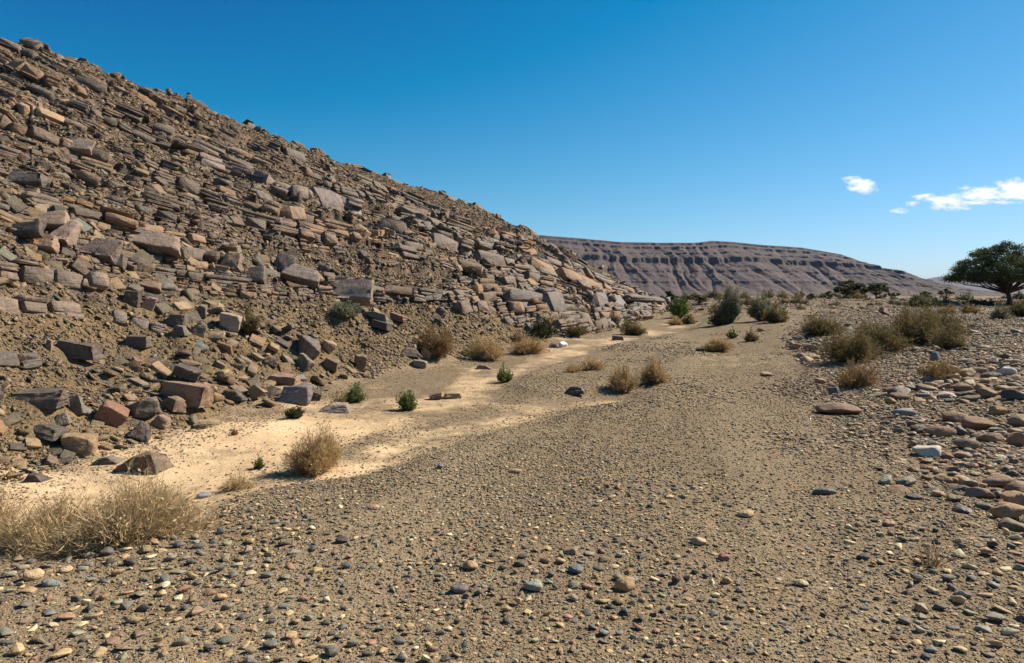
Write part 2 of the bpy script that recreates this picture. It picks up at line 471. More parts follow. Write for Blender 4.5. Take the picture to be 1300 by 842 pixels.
# ================================================================ GROUND AND HILLSIDE
MID_PX = [(300,590),(420,547),(540,520),(620,495),(680,468),(760,448),(830,428),(835,440),(790,470),(720,492),(640,512),(540,536),(450,562),(370,592),(300,612)]
MID = [px_flat(*p) for p in MID_PX]
def build_ground():
    a_f = np.concatenate([np.arange(-52, 46.001, .115), np.arange(46.2, 70, .4)]); a_b = np.concatenate([np.arange(-180, -52, 3.2), np.arange(70.5, 180, 3.2)])
    ang = np.radians(np.unique(np.round(np.concatenate([a_f, a_b]), 4)))
    r = np.concatenate([np.geomspace(.35, 2.6, 30)[:-1], np.geomspace(2.6, 75, 900)[:-1], np.geomspace(75, 400, 110)[:-1], np.geomspace(400, 30000, 70)])
    A, Rr = np.meshgrid(ang, r)
    X = np.sin(A)*Rr; Y = np.cos(A)*Rr
    sh = X.shape
    Z = np.empty(sh); D = np.empty(sh); Mk = np.zeros(sh+(4,), np.float32)
    for i in range(0, sh[0], 200):
        s = slice(i, i+200); x = X[s]; y = Y[s]
        Z[s] = height(x, y); D[s] = hill_d(x, y)
        sd, st = masks(x, y); md = poly_sdf(MID, x, y)
        n = fbm(x*.7, y*.7, 3, 12)
        sa = sstep(-.55, .75, sd+.75*n)
        sa = sa*(1-.66*sstep(-.6, .6, md+.7*n))
        sa = np.maximum(sa, .55*sstep(.1, .45, fbm(x*.25, y*.6, 3, 15))*sstep(9, 14, y)*(1-sstep(25, 60, y)))
        sa = np.maximum(sa, .30*sstep(60, 120, np.hypot(x, y)))
        sa *= 1-sstep(7.5, 12, y)*(.42+.5*sstep(-.15, .25, fbm(x*.6, y*.3, 3, 17)))*(y < 60)
        sa = sa*(1-.35*sstep(.0, .35, fbm(x*1.1, y*1.1, 3, 19)))
        sa *= 1-sstep(.2, 1.2, D[s])
        Mk[s, :, 0] = sa; Mk[s, :, 1] = np.clip(.5+flow(x, y), 0, 1)
        Mk[s, :, 2] = outcrop_mask(x, y, Z[s])*(D[s] > 0)
    Mk[..., 3] = 1
    n0, n1 = sh
    idx = np.arange(n0*n1).reshape(sh)
    def quads(ix): return np.stack([ix[:-1, :-1], ix[:-1, 1:], ix[1:, 1:], ix[1:, :-1]], -1).reshape(-1, 4)
    F = quads(idx)
    seam = np.stack([idx[:-1, -1], idx[:-1, 0], idx[1:, 0], idx[1:, -1]], -1)
    F = np.concatenate([F, seam])
    V = np.stack([X, Y, Z], -1).reshape(-1, 3); Df = D.ravel()[F].mean(1)
    F = F[:, ::-1]
    hillF = Df > .15
    for nm, sel, mat in (('ground', ~hillF, M_GROUND), ('hillside', hillF, M_HILL)):
        f = F[sel]; used = np.unique(f); remap = np.zeros(len(V), np.int64); remap[used] = np.arange(len(used))
        me = mesh_from(nm, V[used], remap[f], mat, Mk.reshape(-1, 4)[used], True, 'Mask')
        if nm == 'ground':       # close the pole under the camera
            pass
        tag(link(nm, me), kind='structure')
build_ground()

# ================================================================ registry for labels
LAND = []          # (px, py, short phrase)
USED = set()
def add_land(px, py, phrase): LAND.append((px, py, phrase))

def rock_mesh(tpl, size, rot, col, alpha, mat, smooth=False, name='boulder'):
    V, F = tpl
    P = (V*np.array(size)) @ np.array(rot).T
    c = np.tile(np.array([*col, alpha]), (len(P), 1))
    return mesh_from(name, P, F, mat, c, smooth), P

PINK, BROWN, TAN, GREY, DARK, RED, OCH, WHITE = (.27, .178, .12), (.215, .142, .09), (.36, .25, .145), (.195, .162, .122), (.10, .082, .068), (.24, .125, .085), (.31, .20, .105), (.52, .47, .39)

# (px, py of the base, width px, height px, template kind, colour, varnish 0..1, yaw deg, roll deg (in picture, + clockwise), depth factor, label, short phrase)
B = 'b'; Kc = 'c'
KEY = [
 (103, 580, 42, 30, B, (.30,.20,.12), .1, 28, 4, 1.0, 'brown cube-shaped boulder on the pale sand at the slope foot, casting a dark shadow', 'brown cube-shaped boulder'),
 (184, 600, 58, 24, B, (.24,.17,.10), .55, -8, 4, .7, 'dark wedge-shaped slab with a tan face lying alone on the sand', 'dark wedge-shaped slab'),
 (142, 545, 42, 30, B, RED, .1, 35, 38, .7, 'reddish diamond-shaped block balanced on its corner at the scree edge', 'reddish diamond block'),
 (184, 536, 44, 30, B, GREY, .3, 40, -20, .8, 'grey-brown pointed block between the reddish diamond block and the broad pink slab', 'grey-brown pointed block'),
 (205, 545, 26, 18, B, PINK, .2, 10, 20, .8, 'small pinkish block tucked against the grey-brown pointed block', 'small pinkish block'),
 (182, 562, 32, 24, B, DARK, .7, 20, 25, .9, 'dark broken block standing on the sand below the scree', 'dark broken block'),
 (238, 520, 60, 34, B, PINK, .15, -5, 5, .6, 'broad flat pinkish slab leaning at the foot of the scree', 'broad pinkish slab'),
 (222, 527, 34, 20, B, BROWN, .4, -30, 22, .7, 'brown angular rock propped in front of the broad pinkish slab', 'brown propped rock'),
 (135, 590, 34, 9, B, GREY, .5, 10, -3, .8, 'low flat grey stone half sunk in the sand between two boulders', 'low flat grey stone'),
 (48, 612, 26, 10, B, DARK, .5, 0, 0, .8, 'small dark flat rock on the sand near the left edge', 'small dark flat rock'),
 (52, 520, 60, 22, B, GREY, .7, 12, 2, .6, 'long blue-grey split rock in the lower scree near the left edge', 'blue-grey split rock'),
 (98, 528, 16, 30, B, GREY, .4, 15, -12, .5, 'narrow upright grey splinter of rock in the scree', 'upright grey splinter'),
 (78, 543, 22, 18, B, GREY, .2, 25, -10, .9, 'small grey block with a pale top in the lower scree', 'pale-topped grey block'),
 (62, 562, 52, 16, B, DARK, .6, -10, 14, .7, 'dark slab sliding down the lowest scree onto the sand', 'dark sliding slab'),
 (98, 458, 60, 22, B, GREY, .75, 5, 6, .5, 'smooth lens-shaped blue-grey slab jutting from the slope', 'lens-shaped grey slab'),
 (176, 442, 28, 15, B, GREY, .6, 5, 3, .7, 'small rounded grey slab on the scree right of the lens-shaped one', 'small rounded grey slab'),
 (63, 446, 10, 18, B, PINK, .1, 5, 8, .7, 'thin upright pinkish stone at the left tip of the lens-shaped slab', 'thin upright pinkish stone'),
 (293, 420, 32, 27, B, (.33,.26,.20), .1, 18, 10, 1.0, 'pale-topped cubic block beside the brown bush on the slope', 'pale-topped cubic block'),
 (190, 396, 20, 22, B, (.34,.22,.17), 0, 30, 30, .5, 'pinkish kite-shaped stone standing on edge on the slope', 'pinkish kite-shaped stone'),
 (168, 390, 24, 24, B, DARK, .4, 25, 12, .7, 'dark brown block just left of the kite-shaped stone', 'dark block by the kite-shaped stone'),
 (193, 372, 30, 15, B, PINK, .1, 15, 12, .8, 'pinkish capstone lying above the kite-shaped stone', 'pinkish capstone'),
 (225, 416, 26, 17, B, GREY, .6, 10, 8, .9, 'lumpy blue-grey boulder on the middle of the slope', 'lumpy blue-grey boulder'),
 (257, 404, 20, 18, B, GREY, .5, 20, 24, .7, 'blue-grey tilted block uphill of the lumpy boulder', 'tilted blue-grey block'),
 (255, 430, 24, 22, B, GREY, .3, 30, 35, .6, 'sharp grey slab standing on edge below the tilted block', 'sharp grey slab'),
 (230, 426, 22, 14, B, GREY, .4, 0, 8, .7, 'grey block wedged under the lumpy boulder', 'wedged grey block'),
 (391, 460, 38, 36, B, (.20,.155,.13), .5, 30, 22, 1.0, 'big dark cubic boulder with a lit top on the lower slope', 'big dark cubic boulder'),
 (387, 473, 28, 25, B, GREY, .4, -20, 35, .6, 'striped grey slab leaning against the big dark cubic boulder', 'striped leaning slab'),
 (417, 449, 22, 18, B, TAN, .1, 30, 15, .9, 'tan block just right of the big dark cubic boulder', 'tan block'),
 (421, 472, 24, 18, B, BROWN, .5, 10, 25, .8, 'brown block below the tan block on the lower slope', 'brown lower block'),
 (376, 513, 40, 24, B, (.20,.165,.155), .1, 0, 6, .7, 'mauve-grey rounded slab resting where scree meets sand', 'mauve-grey slab'),
 (360, 492, 46, 14, B, PINK, .1, 5, 10, .7, 'flat pinkish slab above the mauve-grey slab', 'flat pinkish slab'),
 (325, 508, 26, 20, B, OCH, .1, 0, -32, .5, 'ochre slab leaning up to the right at the scree edge', 'leaning ochre slab'),
 (297, 510, 32, 13, B, DARK, .4, 0, 4, .8, 'low dark rock at the scree edge left of the leaning ochre slab', 'low dark rock'),
 (400, 509, 18, 15, B, DARK, .5, 20, 10, .8, 'small dark rock just right of the mauve-grey slab', 'small dark rock'),
 (345, 467, 22, 14, B, BROWN, .4, 20, 25, .8, 'brown tilted rock on the scree above the flat pinkish slab', 'brown tilted rock'),
 (238, 486, 40, 17, B, DARK, .4, 25, 22, .6, 'dark tilted slab on the scree above the broad pinkish slab', 'dark tilted slab'),
 (458, 472, 17, 25, B, (.22,.15,.09), .3, 28, 2, .9, 'upright squared brown block at the slope foot with a dark left side', 'upright squared block'),
 (480, 414, 44, 13, B, GREY, .2, -15, 26, .45, 'long pale grey slab tilted on the slope above the brown round bush', 'long tilted slab'),
 (484, 421, 30, 11, B, DARK, .3, -10, 16, .6, 'dark slab under the long tilted grey slab', 'dark under-slab'),
 (505, 410, 28, 10, B, RED, .3, -15, 14, .6, 'reddish flat rock right of the long tilted slab', 'reddish flat rock'),
 (559, 403, 20, 12, B, DARK, .5, 20, 20, .7, 'dark narrow block alone on the slope left of the cliff blocks', 'dark narrow block'),
 (522, 454, 30, 12, B, (.20,.15,.12), .3, 10, 4, .8, 'flat-topped dark block left of the round brown bush', 'flat-topped dark block'),
 (541, 456, 18, 14, B, PINK, .1, 20, 32, .5, 'pinkish slab leaning against the flat-topped dark block', 'leaning pinkish slab'),
 (533, 467, 19, 10, B, (.24,.20,.17), .1, 5, 6, .8, 'pale grey square slab lying below the flat-topped dark block', 'pale square slab'),
 (590, 452, 15, 9, B, GREY, .5, 15, 10, .8, 'small blue-grey rock between the round brown bush and the straw grass', 'small blue-grey rock'),
 (615, 469, 20, 5, B, BROWN, .3, 5, 3, .9, 'thin flat brown stone at the edge of the sand below the straw grass', 'thin flat brown stone'),
 (553, 508, 18, 8, B, BROWN, .4, 10, -10, .8, 'small dark wedge rock on the sand right of the bright green tuft', 'small wedge rock'),
 (575, 506, 24, 7, B, TAN, .1, 0, 3, .9, 'flat pale stones pressed in the ground right of the wedge rock', 'flat pale stone'),
 (425, 524, 44, 11, B, (.26,.21,.155), .1, 0, 0, .8, 'wide low pale slab lying on the sand between two green tufts', 'wide low pale slab'),
 (729, 502, 28, 10, B, DARK, .9, -8, -6, .6, 'black flat-topped block alone on the gravel in mid wadi', 'black flat-topped block'),
 (784, 432, 15, 6, B, (.15,.13,.12), .6, 0, 0, .8, 'small dark slab on the sand under the cliff end', 'small dark slab'),
 (448, 388, 54, 36, B, (.27,.205,.165), .25, 8, 3, .4, 'large pale rounded slab split by a crack, above the grey-green bush', 'large rounded slab'),
 (385, 366, 50, 26, B, (.26,.20,.165), .25, 5, 14, .5, 'long rounded pinkish-grey slab on the mid slope', 'long rounded slab'),
 (362, 348, 28, 26, B, (.21,.165,.14), .6, 28, 8, .9, 'dark-sided cubic block on the mid slope', 'dark-sided cubic block'),
 (322, 362, 34, 26, B, GREY, .6, 0, 0, .6, 'rounded blue-grey slab in the mid slope', 'rounded blue-grey slab'),
 (296, 346, 26, 24, B, PINK, .4, 0, 2, .6, 'rounded brown slab left of the blue-grey one on the mid slope', 'rounded brown slab'),
 (200, 328, 74, 34, B, (.29,.21,.155), .15, -5, 10, .6, 'large pale rounded boulder with a dark split left end on the slope', 'large pale boulder'),
 (130, 336, 46, 32, B, (.20,.15,.125), .4, 0, 8, .6, 'brown leaning slab above the dark jointed ledge', 'brown leaning slab'),
 (152, 345, 22, 24, B, (.17,.12,.085), .6, 20, 6, .9, 'dark rough boulder right of the brown leaning slab', 'dark rough boulder'),
 (68, 296, 54, 34, B, (.31,.22,.16), .05, 0, 6, .5, 'big smooth pinkish slab on the upper left slope', 'big smooth pinkish slab'),
 (88, 318, 26, 44, B, (.29,.205,.155), .05, -15, 14, .5, 'tall pinkish slab standing under the big smooth one', 'tall pinkish slab'),
 (60, 322, 32, 26, B, (.30,.20,.135), .05, 15, 4, .7, 'rounded pinkish boulder left of the tall slab', 'rounded pinkish boulder'),
 (32, 306, 46, 24, B, DARK, .9, 20, -8, .8, 'black varnished rounded boulder near the left edge', 'black varnished boulder'),
 (100, 198, 44, 24, B, (.29,.225,.17), .1, 5, 8, .6, 'pale layered boulder on the upper slope', 'pale layered boulder'),
 (35, 240, 48, 24, B, (.19,.16,.13), .5, 0, 4, .6, 'grey rounded ledge boulder on the upper left slope', 'grey upper boulder'),
 # right bank
 (1064, 527, 58, 18, Kc, (.25,.155,.105), 0, 5, 0, .6, 'large flat reddish-brown stone on the edge of the gravel', 'large flat reddish stone'),
 (1178, 580, 38, 15, Kc, (.54,.48,.38), 0, 0, -2, .8, 'flat off-white stone at the edge of the right bank', 'flat off-white stone'),
 (1267, 619, 50, 17, Kc, (.25,.16,.10), 0, 18, -10, .5, 'long dark brown stone at the bank edge near the right border', 'long dark brown stone'),
 (1240, 546, 42, 19, Kc, (.26,.155,.095), 0, -10, 3, .6, 'long reddish-brown rounded boulder in the right bank', 'long reddish boulder'),
 (1212, 536, 36, 17, Kc, (.30,.19,.115), 0, -15, 8, .7, 'light brown wedge boulder left of the long reddish boulder', 'light brown wedge boulder'),
 (1193, 554, 34, 15, Kc, (.28,.17,.11), 0, 0, 2, .7, 'reddish oval boulder in the front of the right bank', 'reddish oval boulder'),
 (1218, 553, 17, 14, Kc, (.09,.08,.085), .6, 0, 0, .9, 'small round black stone right of the reddish oval boulder', 'small black stone'),
 (1293, 566, 30, 26, Kc, (.33,.21,.13), 0, 10, 20, .8, 'orange-brown rounded boulder cut by the right border of the picture', 'orange-brown boulder'),
 (1294, 542, 28, 18, Kc, (.28,.205,.12), 0, 0, 0, .8, 'olive-tan boulder just above the orange-brown boulder', 'olive-tan boulder'),
 (1258, 562, 34, 16, Kc, (.30,.185,.12), 0, -10, -8, .6, 'brown slab boulder below the long reddish boulder', 'brown slab boulder'),
 (1266, 527, 22, 13, Kc, (.34,.215,.10), 0, 0, 0, .9, 'ochre round boulder behind the long reddish boulder', 'ochre round boulder'),
 (1256, 505, 26, 15, Kc, (.25,.165,.10), 0, 0, 8, .8, 'brown peaked boulder toward the back of the right bank', 'brown peaked boulder'),
 (1288, 508, 28, 16, Kc, (.095,.092,.095), .5, 0, 0, .8, 'dark grey boulder near the right border above the olive-tan one', 'dark grey boulder'),
 (1222, 497, 25, 12, Kc, (.24,.15,.095), 0, 0, 3, .8, 'low brown boulder left of the brown peaked one', 'low brown boulder'),
 (1278, 476, 26, 13, Kc, (.56,.52,.46), 0, 10, -4, .8, 'whitish rounded boulder behind the dark grey one', 'whitish boulder'),
 (1187, 458, 12, 14, Kc, (.18,.19,.20), .3, 0, 0, .8, 'upright grey-blue stone near the olive bushes', 'upright grey-blue stone'),
 (1147, 528, 28, 11, Kc, (.24,.24,.24), .3, 0, 2, .7, 'flat blue-grey stone with a pale top in the bank', 'flat blue-grey stone'),
 (1139, 508, 26, 11, Kc, (.20,.125,.08), .2, 0, 0, .8, 'dark brown flat boulder behind the flat blue-grey stone', 'dark brown flat boulder'),
 (1130, 513, 13, 10, Kc, (.36,.235,.12), 0, 0, 0, 1, 'small yellowish round cobble beside the dark brown flat boulder', 'yellowish round cobble'),
 (1058, 501, 15, 12, Kc, (.14,.135,.13), .3, 0, 0, .9, 'dark blue-grey cobble behind the large flat reddish stone', 'dark blue-grey cobble'),
 (1042, 488, 15, 9, Kc, (.34,.225,.14), 0, 0, 0, .9, 'tan rounded cobble at the edge of the gravel below the bushes', 'tan rounded cobble'),
 (972, 478, 16, 7, Kc, (.34,.22,.14), 0, 0, 0, .9, 'single tan stone lying out on the gravel', 'single tan stone'),
 (1165, 547, 20, 9, Kc, (.20,.15,.11), .2, 0, 3, .8, 'low brown stone left of the reddish oval boulder', 'low brown stone'),
 (1227, 570, 28, 15, Kc, (.25,.175,.115), .1, 0, 5, .7, 'brown domed stone above the small flat step of stones', 'brown domed stone'),
 (1202, 583, 15, 9, Kc, (.22,.13,.09), 0, 0, 0, .9, 'small reddish-brown stone touching the right end of the off-white stone', 'small reddish-brown stone'),
 (1222, 582, 24, 8, Kc, (.33,.21,.15), 0, 0, 0, .8, 'flat pinkish stone right of the small reddish-brown stone', 'flat pinkish stone'),
 (1090, 395, 4, 4, Kc, (.3,.2,.15), 0, 0, 0, .9, 'tiny pinkish rock on the distant flat', 'tiny pinkish rock'),
 (1123, 400, 13, 9, B, (.34,.21,.15), .1, 20, 20, .9, 'pointed pinkish rock behind the olive bushes', 'pointed pinkish rock'),
 (1061, 424, 14, 14, B, DARK, .7, 20, 30, .7, 'dark pointed rock at the right end of the low round bush', 'dark pointed rock'),
 (715, 441, 12, 9, Kc, (.74,.71,.64), 0, 0, 0, 1, 'small bright white stone at the foot of the cliff end', 'bright white stone'),
 (703, 442, 14, 6, B, DARK, .8, 0, 0, .8, 'small black stone touching the bright white one', 'small black stone by the white one'),
 (889, 446, 12, 6, Kc, DARK, .5, 0, 0, .9, 'dark stone at the left end of the straw tuft on the gravel', 'dark stone by the straw tuft'),
 # foreground
 (1047, 628, 33, 10, Kc, (.13,.13,.12), .3, 3, -3, .5, 'long blue-grey slate stone alone on the foreground gravel', 'long slate stone'),
 (793, 751, 28, 17, Kc, (.40,.26,.14), 0, 10, -4, .8, 'orange sandstone cobble in the near foreground', 'orange cobble'),
 (677, 751, 24, 14, Kc, (.29,.29,.22), 0, 0, 0, .9, 'olive-grey rounded cobble in the near foreground', 'olive-grey cobble'),
 (583, 753, 22, 12, Kc, (.17,.15,.145), 0, 0, 0, .9, 'mauve-grey smooth cobble in the near foreground', 'mauve-grey cobble'),
 (597, 724, 20, 12, Kc, (.40,.27,.15), 0, 0, -3, .8, 'small orange-tan cobble up-left of the olive-grey cobble', 'small orange-tan cobble'),
 (725, 704, 24, 9, Kc, (.27,.21,.13), 0, 12, -12, .7, 'brown tilted cobble in the foreground gravel', 'brown tilted cobble'),
 (731, 729, 20, 10, Kc, (.15,.155,.155), 0, 0, 0, .9, 'grey-blue flat cobble below the brown tilted cobble', 'grey-blue flat cobble'),
 (434, 690, 15, 9, Kc, (.075,.062,.062), .2, 0, 0, .9, 'round near-black pebble in the foreground gravel', 'near-black pebble'),
 (475, 647, 14, 6, Kc, (.42,.30,.18), 0, 0, 0, .9, 'cream pebble alone in the gravel', 'cream pebble'),
 (654, 601, 17, 6, Kc, (.40,.27,.15), 0, 0, 0, .7, 'flat orange pebble propped on a dark one in mid gravel', 'flat orange pebble'),
 (559, 595, 9, 7, Kc, (.15,.145,.14), 0, 0, 0, .9, 'small upright grey pebble near the edge of the sand', 'small upright grey pebble'),
 (41, 738, 26, 14, Kc, (.48,.35,.20), 0, 0, 0, .9, 'cream-orange cobble in the bottom left foreground', 'cream-orange cobble'),
 (83, 728, 16, 9, Kc, (.46,.34,.21), 0, 0, 0, .9, 'small cream cobble right of the cream-orange cobble', 'small cream cobble'),
 (64, 745, 26, 10, Kc, (.22,.235,.205), 0, 5, 3, .6, 'greenish-grey flat cobble in the bottom left foreground', 'greenish flat cobble'),
 (135, 706, 18, 11, Kc, (.14,.12,.11), .3, 0, 0, .9, 'dark brown cobble in front of the big dry bush', 'dark brown cobble'),
 (259, 633, 16, 8, Kc, (.24,.25,.25), 0, 0, 0, .9, 'pale grey cobble at the right side of the big dry bush', 'pale grey cobble'),
 (887, 692, 20, 9, Kc, (.46,.34,.20), 0, 0, 0, .8, 'cream flat cobble in the right foreground', 'cream flat cobble'),
 (919, 712, 15, 10, Kc, (.30,.155,.115), 0, 0, 0, .9, 'brick-red cobble right of the cream flat cobble', 'brick-red cobble'),
 (923, 741, 13, 10, Kc, (.38,.26,.13), 0, 0, 0, .9, 'ochre cobble near the bottom of the picture', 'ochre cobble'),
 (947, 657, 22, 8, Kc, (.46,.33,.19), 0, 5, -4, .8, 'cream pointed stone in the right gravel', 'cream pointed stone'),
 (1095, 711, 14, 8, Kc, (.085,.09,.105), .2, 0, 0, .9, 'small blue-black cobble left of the dead twiggy plant', 'blue-black cobble'),
 (1128, 668, 15, 7, Kc, (.38,.245,.165), 0, 0, 0, .8, 'pinkish-tan flat pebble above the dead twiggy plant', 'pinkish-tan pebble'),
 (1017, 745, 18, 9, Kc, (.45,.35,.20), 0, 0, 0, .8, 'pale yellow stone at the bottom right foreground', 'pale yellow stone'),
]
KEYPOS = []
def put_key(i, e):
    px, py, w, h, kind, col, var, yaw, roll, dep, label, short = e
    p = pick(px, py); Y = p[1]
    W = w*Y/FPX; H = h*Y/FPX; D = W*dep
    if kind == B and ('cub' in label or 'square' in label or 'diamond' in label): tpl = T_FINE[(i*7+3) % len(T_FINE)]
    elif kind == B: tpl = T_WEDGE[(i*7+3) % len(T_WEDGE)]
    else: tpl = T_COB[(i*5+2) % len(T_COB)]
    # roll about the viewing axis so the outline tilts the way the photograph shows
    ra, rb = abs(math.cos(R(roll))), abs(math.sin(R(roll)))
    if rb > .12:
        s = 1/(ra+rb*.75); W, H = W*s, H*s
    rot = Matrix.Rotation(-R(roll)*-1, 3, 'Y') @ Matrix.Rotation(R(yaw*.8), 3, 'Z')
    if kind == B and py < 389 and px < 470:      # bedded slabs still lying in the slope: broad face outwards
        a = np.array([math.cos(R(roll)), 0, -math.sin(R(roll))]); f = hill_normal(p[0], p[1])*.45+np.array([.55, -.68, .05])*.85
        f = f-a*np.dot(a, f); f /= np.linalg.norm(f); u = np.cross(f, a)*-1
        if u[2] < 0: u = -u
        Rm_ = np.stack([a, -f, u], 1)
        if np.linalg.det(Rm_) < 0: Rm_[:, 0] *= -1
        rot = Rm_; W, H = w*Y/FPX, h*Y/FPX; D = H*.55
    up = 1.02 if kind == B else 1.02
    me, P = rock_mesh(tpl, (W*up, max(D, H*.5)*up, H*up), np.array(rot), col, var*.9+.05, M_BOULD if kind == B else M_COB, kind == Kc, 'boulder' if kind == B else 'cobble')
    zmin = P[:, 2].min(); sink = (.10 if kind == B else .22)*H
    half = (P[:, 1].max()-P[:, 1].min())/2
    cy = p[1]+half*.7; cx = p[0]*cy/p[1]
    zc = min(float(height(cx, cy)), p[2]+.5*half*.6)
    base = p[2]*.6+zc*.4
    rad = math.hypot(cx, cy); small = W < .28 and kind == Kc
    o = link(('cobble' if small else 'boulder') if kind == Kc else 'boulder', me, loc=(cx, cy, base-zmin-sink))
    tag(o, label, 'stone' if small else 'boulder')
    add_land(px, py-h/2, short); KEYPOS.append((cx, cy, W*.5)); USED.add(label)
for i, e in enumerate(KEY): put_key(i, e)

# ================================================================ ROCK LEDGES: jointed beds of the hillside
rl = np.random.RandomState(21)
def rock_col(r, n):
    base = np.array([(.29,.185,.115), (.225,.145,.09), (.33,.215,.13), (.18,.145,.108), (.28,.158,.08), (.135,.105,.08)])
    k = r.choice(len(base), n, p=[.22, .22, .10, .22, .11, .13])
    c = base[k]*r.uniform(.85, 1.15, (n, 1)); a = np.clip(r.beta(1.6, 1.5, n), 0, 1)
    return np.concatenate([c, a[:, None]], 1)
def ledge_row(v0, x0, x1, hpx, fill, dropv=.0, jag=1.0):
    """blocks of one bed, v0 measured at x=450; returns list of runs of blocks"""
    xs = np.arange(x0, x1, 3.0)
    P = []
    for x in xs:
        v = v0 + dropv*(x-450)/450
        fy, sy = float(foot_y(x)), float(sky_y(x))
        if v > 1.0 or v < 0: P.append(None); continue
        p = pick(x, fy+(sy-fy)*v + 2.5*float(fbm(x*.02, v0*31, 2, 3)), 95)
        P.append(p)
    runs = []; run = []
    i = 0; gh = rl.rand()
    while i < len(xs)-2:
        p = P[i]
        if p is None or hill_d(p[0], p[1]) < .3 or p[1] > 88:
            i += 1; 
            if run: runs.append(run); run = []
            continue
        h = hpx*(.62+.5*gh+.22*rl.randn())*p[1]/FPX; h = float(np.clip(h, .05, .62))
        L = h*min(.9+rl.gamma(1.6, .85), 3.2 if h > .22 else 5)
        j = i+1
        while j < len(xs)-1 and P[j] is not None and np.linalg.norm(P[j]-p) < L: j += 1
        q = P[j]
        if q is None or np.linalg.norm(q-p) > 2.2*L+.6:      # the line jumps behind a shoulder
            if run: runs.append(run); run = []
            i += 1; continue
        gate = fbm(xs[i]*.012, v0*23, 2, 9)+.5
        if gate > fill+.12*rl.randn():
            if run: runs.append(run); run = []
            i = j+int(rl.randint(0, 3)); continue
        run.append((p, q, h)); i = j
        if len(run) >= rl.randint(4, 10): runs.append(run); run = []; gh = rl.rand()
    if run: runs.append(run)
    return runs
def build_blocks(run, prot=(.08, .55)):
    n = len(run); pos, Rm, S, tid = [], [], [], []; wob = rl.randn(3)*.10; out0 = rl.uniform(*prot); tw0 = rl.randn()*.03
    for (p, q, h) in run:
        a = q-p; L = np.linalg.norm(a); a = a/L
        mid = (p+q)/2
        hn = hill_normal(mid[0], mid[1])
        f = hn*.42 + np.array([.54, -.70, .02])*.85
        f = f+rl.randn(3)*.13+wob
        f = f-a*np.dot(a, f); f /= np.linalg.norm(f)
        u = np.cross(f, a); 
        if u[2] < 0: u = -u
        tw = tw0+rl.randn()*.05; a2 = a*math.cos(tw)+u*math.sin(tw); u2 = np.cross(a2, -f) if np.dot(np.cross(a2, -f), u) > 0 else np.cross(a2, f)
        dp = h*rl.uniform(1.3, 2.2)
        out = h*(out0+rl.randn()*.10)
        c = mid + f*(out-dp*.5+.30*h) + u2*h*.12
        Rl = np.stack([a2, -f, u2], 1)
        if np.linalg.det(Rl) < 0: Rl[:, 1] *= 1; Rl[:, 0] *= -1
        pos.append(c); Rm.append(Rl); S.append((L*rl.uniform(.98, 1.10), dp, h*rl.uniform(.75, 1.12))); tid.append(rl.randint(len(T_LAM)))
        # thin leaves of the same bed just under or over the block
        for _ in range(rl.choice([0, 0, 1, 1, 2])):
            th = h*rl.uniform(.12, .3); off = (-.5-rl.rand()*.5) if rl.rand() < .6 else (.5+rl.rand()*.4)
            pos.append(c+u2*h*off+a*L*rl.uniform(-.3, .3)-f*h*rl.uniform(-.05, .35)); Rm.append(Rl)
            S.append((L*rl.uniform(.4, 1.0), dp*.9, th)); tid.append(rl.randint(len(T_LAM)))
    m = len(pos)
    c1 = rock_col(rl, 1); col = np.repeat(c1, m, 0)
    alt = rock_col(rl, m); mixf = rl.rand(m, 1)**2*.8; col = col*(1-mixf)+alt*mixf
    return np.array(tid), np.array(pos), np.array(Rm), np.array(S), col
LEDGES = []
def bed(v0, x0, x1, hpx, fill, dropv=0.): 
    for r in ledge_row(v0, x0, x1, hpx, fill, dropv): LEDGES.append(r)
# traced beds, bottom to top (v at x = 450)
vs = np.linspace(.385, .995, 46)
for k, v in enumerate(vs):
    h = [11, 5, 8, 15, 4, 6, 10, 4, 17, 5, 7, 4, 13, 5, 7, 4][k % 16]
    bed(v, -260, 852, h*(.8 if v > .92 else 1), (.74 if v > .55 else .50) if h > 8 else .66, -.075)
for v, xa, xb, h in ((.34, 560, 850, 8), (.30, 580, 850, 13), (.25, 600, 850, 6), (.20, 640, 860, 13), (.15, 655, 860, 7), (.10, 670, 860, 14), (.05, 690, 860, 9), (.01, 740, 865, 8)):
    bed(v, xa, xb, h, .78, -.02)
_P = []
for x in np.arange(-200, 846, 4.0):
    h_, e_, m_ = _col(x); k_ = int(np.argmax(np.where(_RR < 88, e_, -9)))
    _P.append(np.array([(x-CX)/FPX*_RR[k_], _RR[k_], h_[k_]-.04]))
i = 0; run = []
while i < len(_P)-6:
    j = i+int(rl.choice([1, 1, 2, 3, 4])); d_ = np.linalg.norm(_P[j]-_P[i])
    if rl.rand() < .62 and d_ < 4: run.append((_P[i], _P[j], float(np.clip(rl.uniform(3, 11)*_P[i][1]/FPX, .08, .5))))
    elif run: LEDGES.append(run); run = []
    if len(run) > 6: LEDGES.append(run); run = []
    i = j
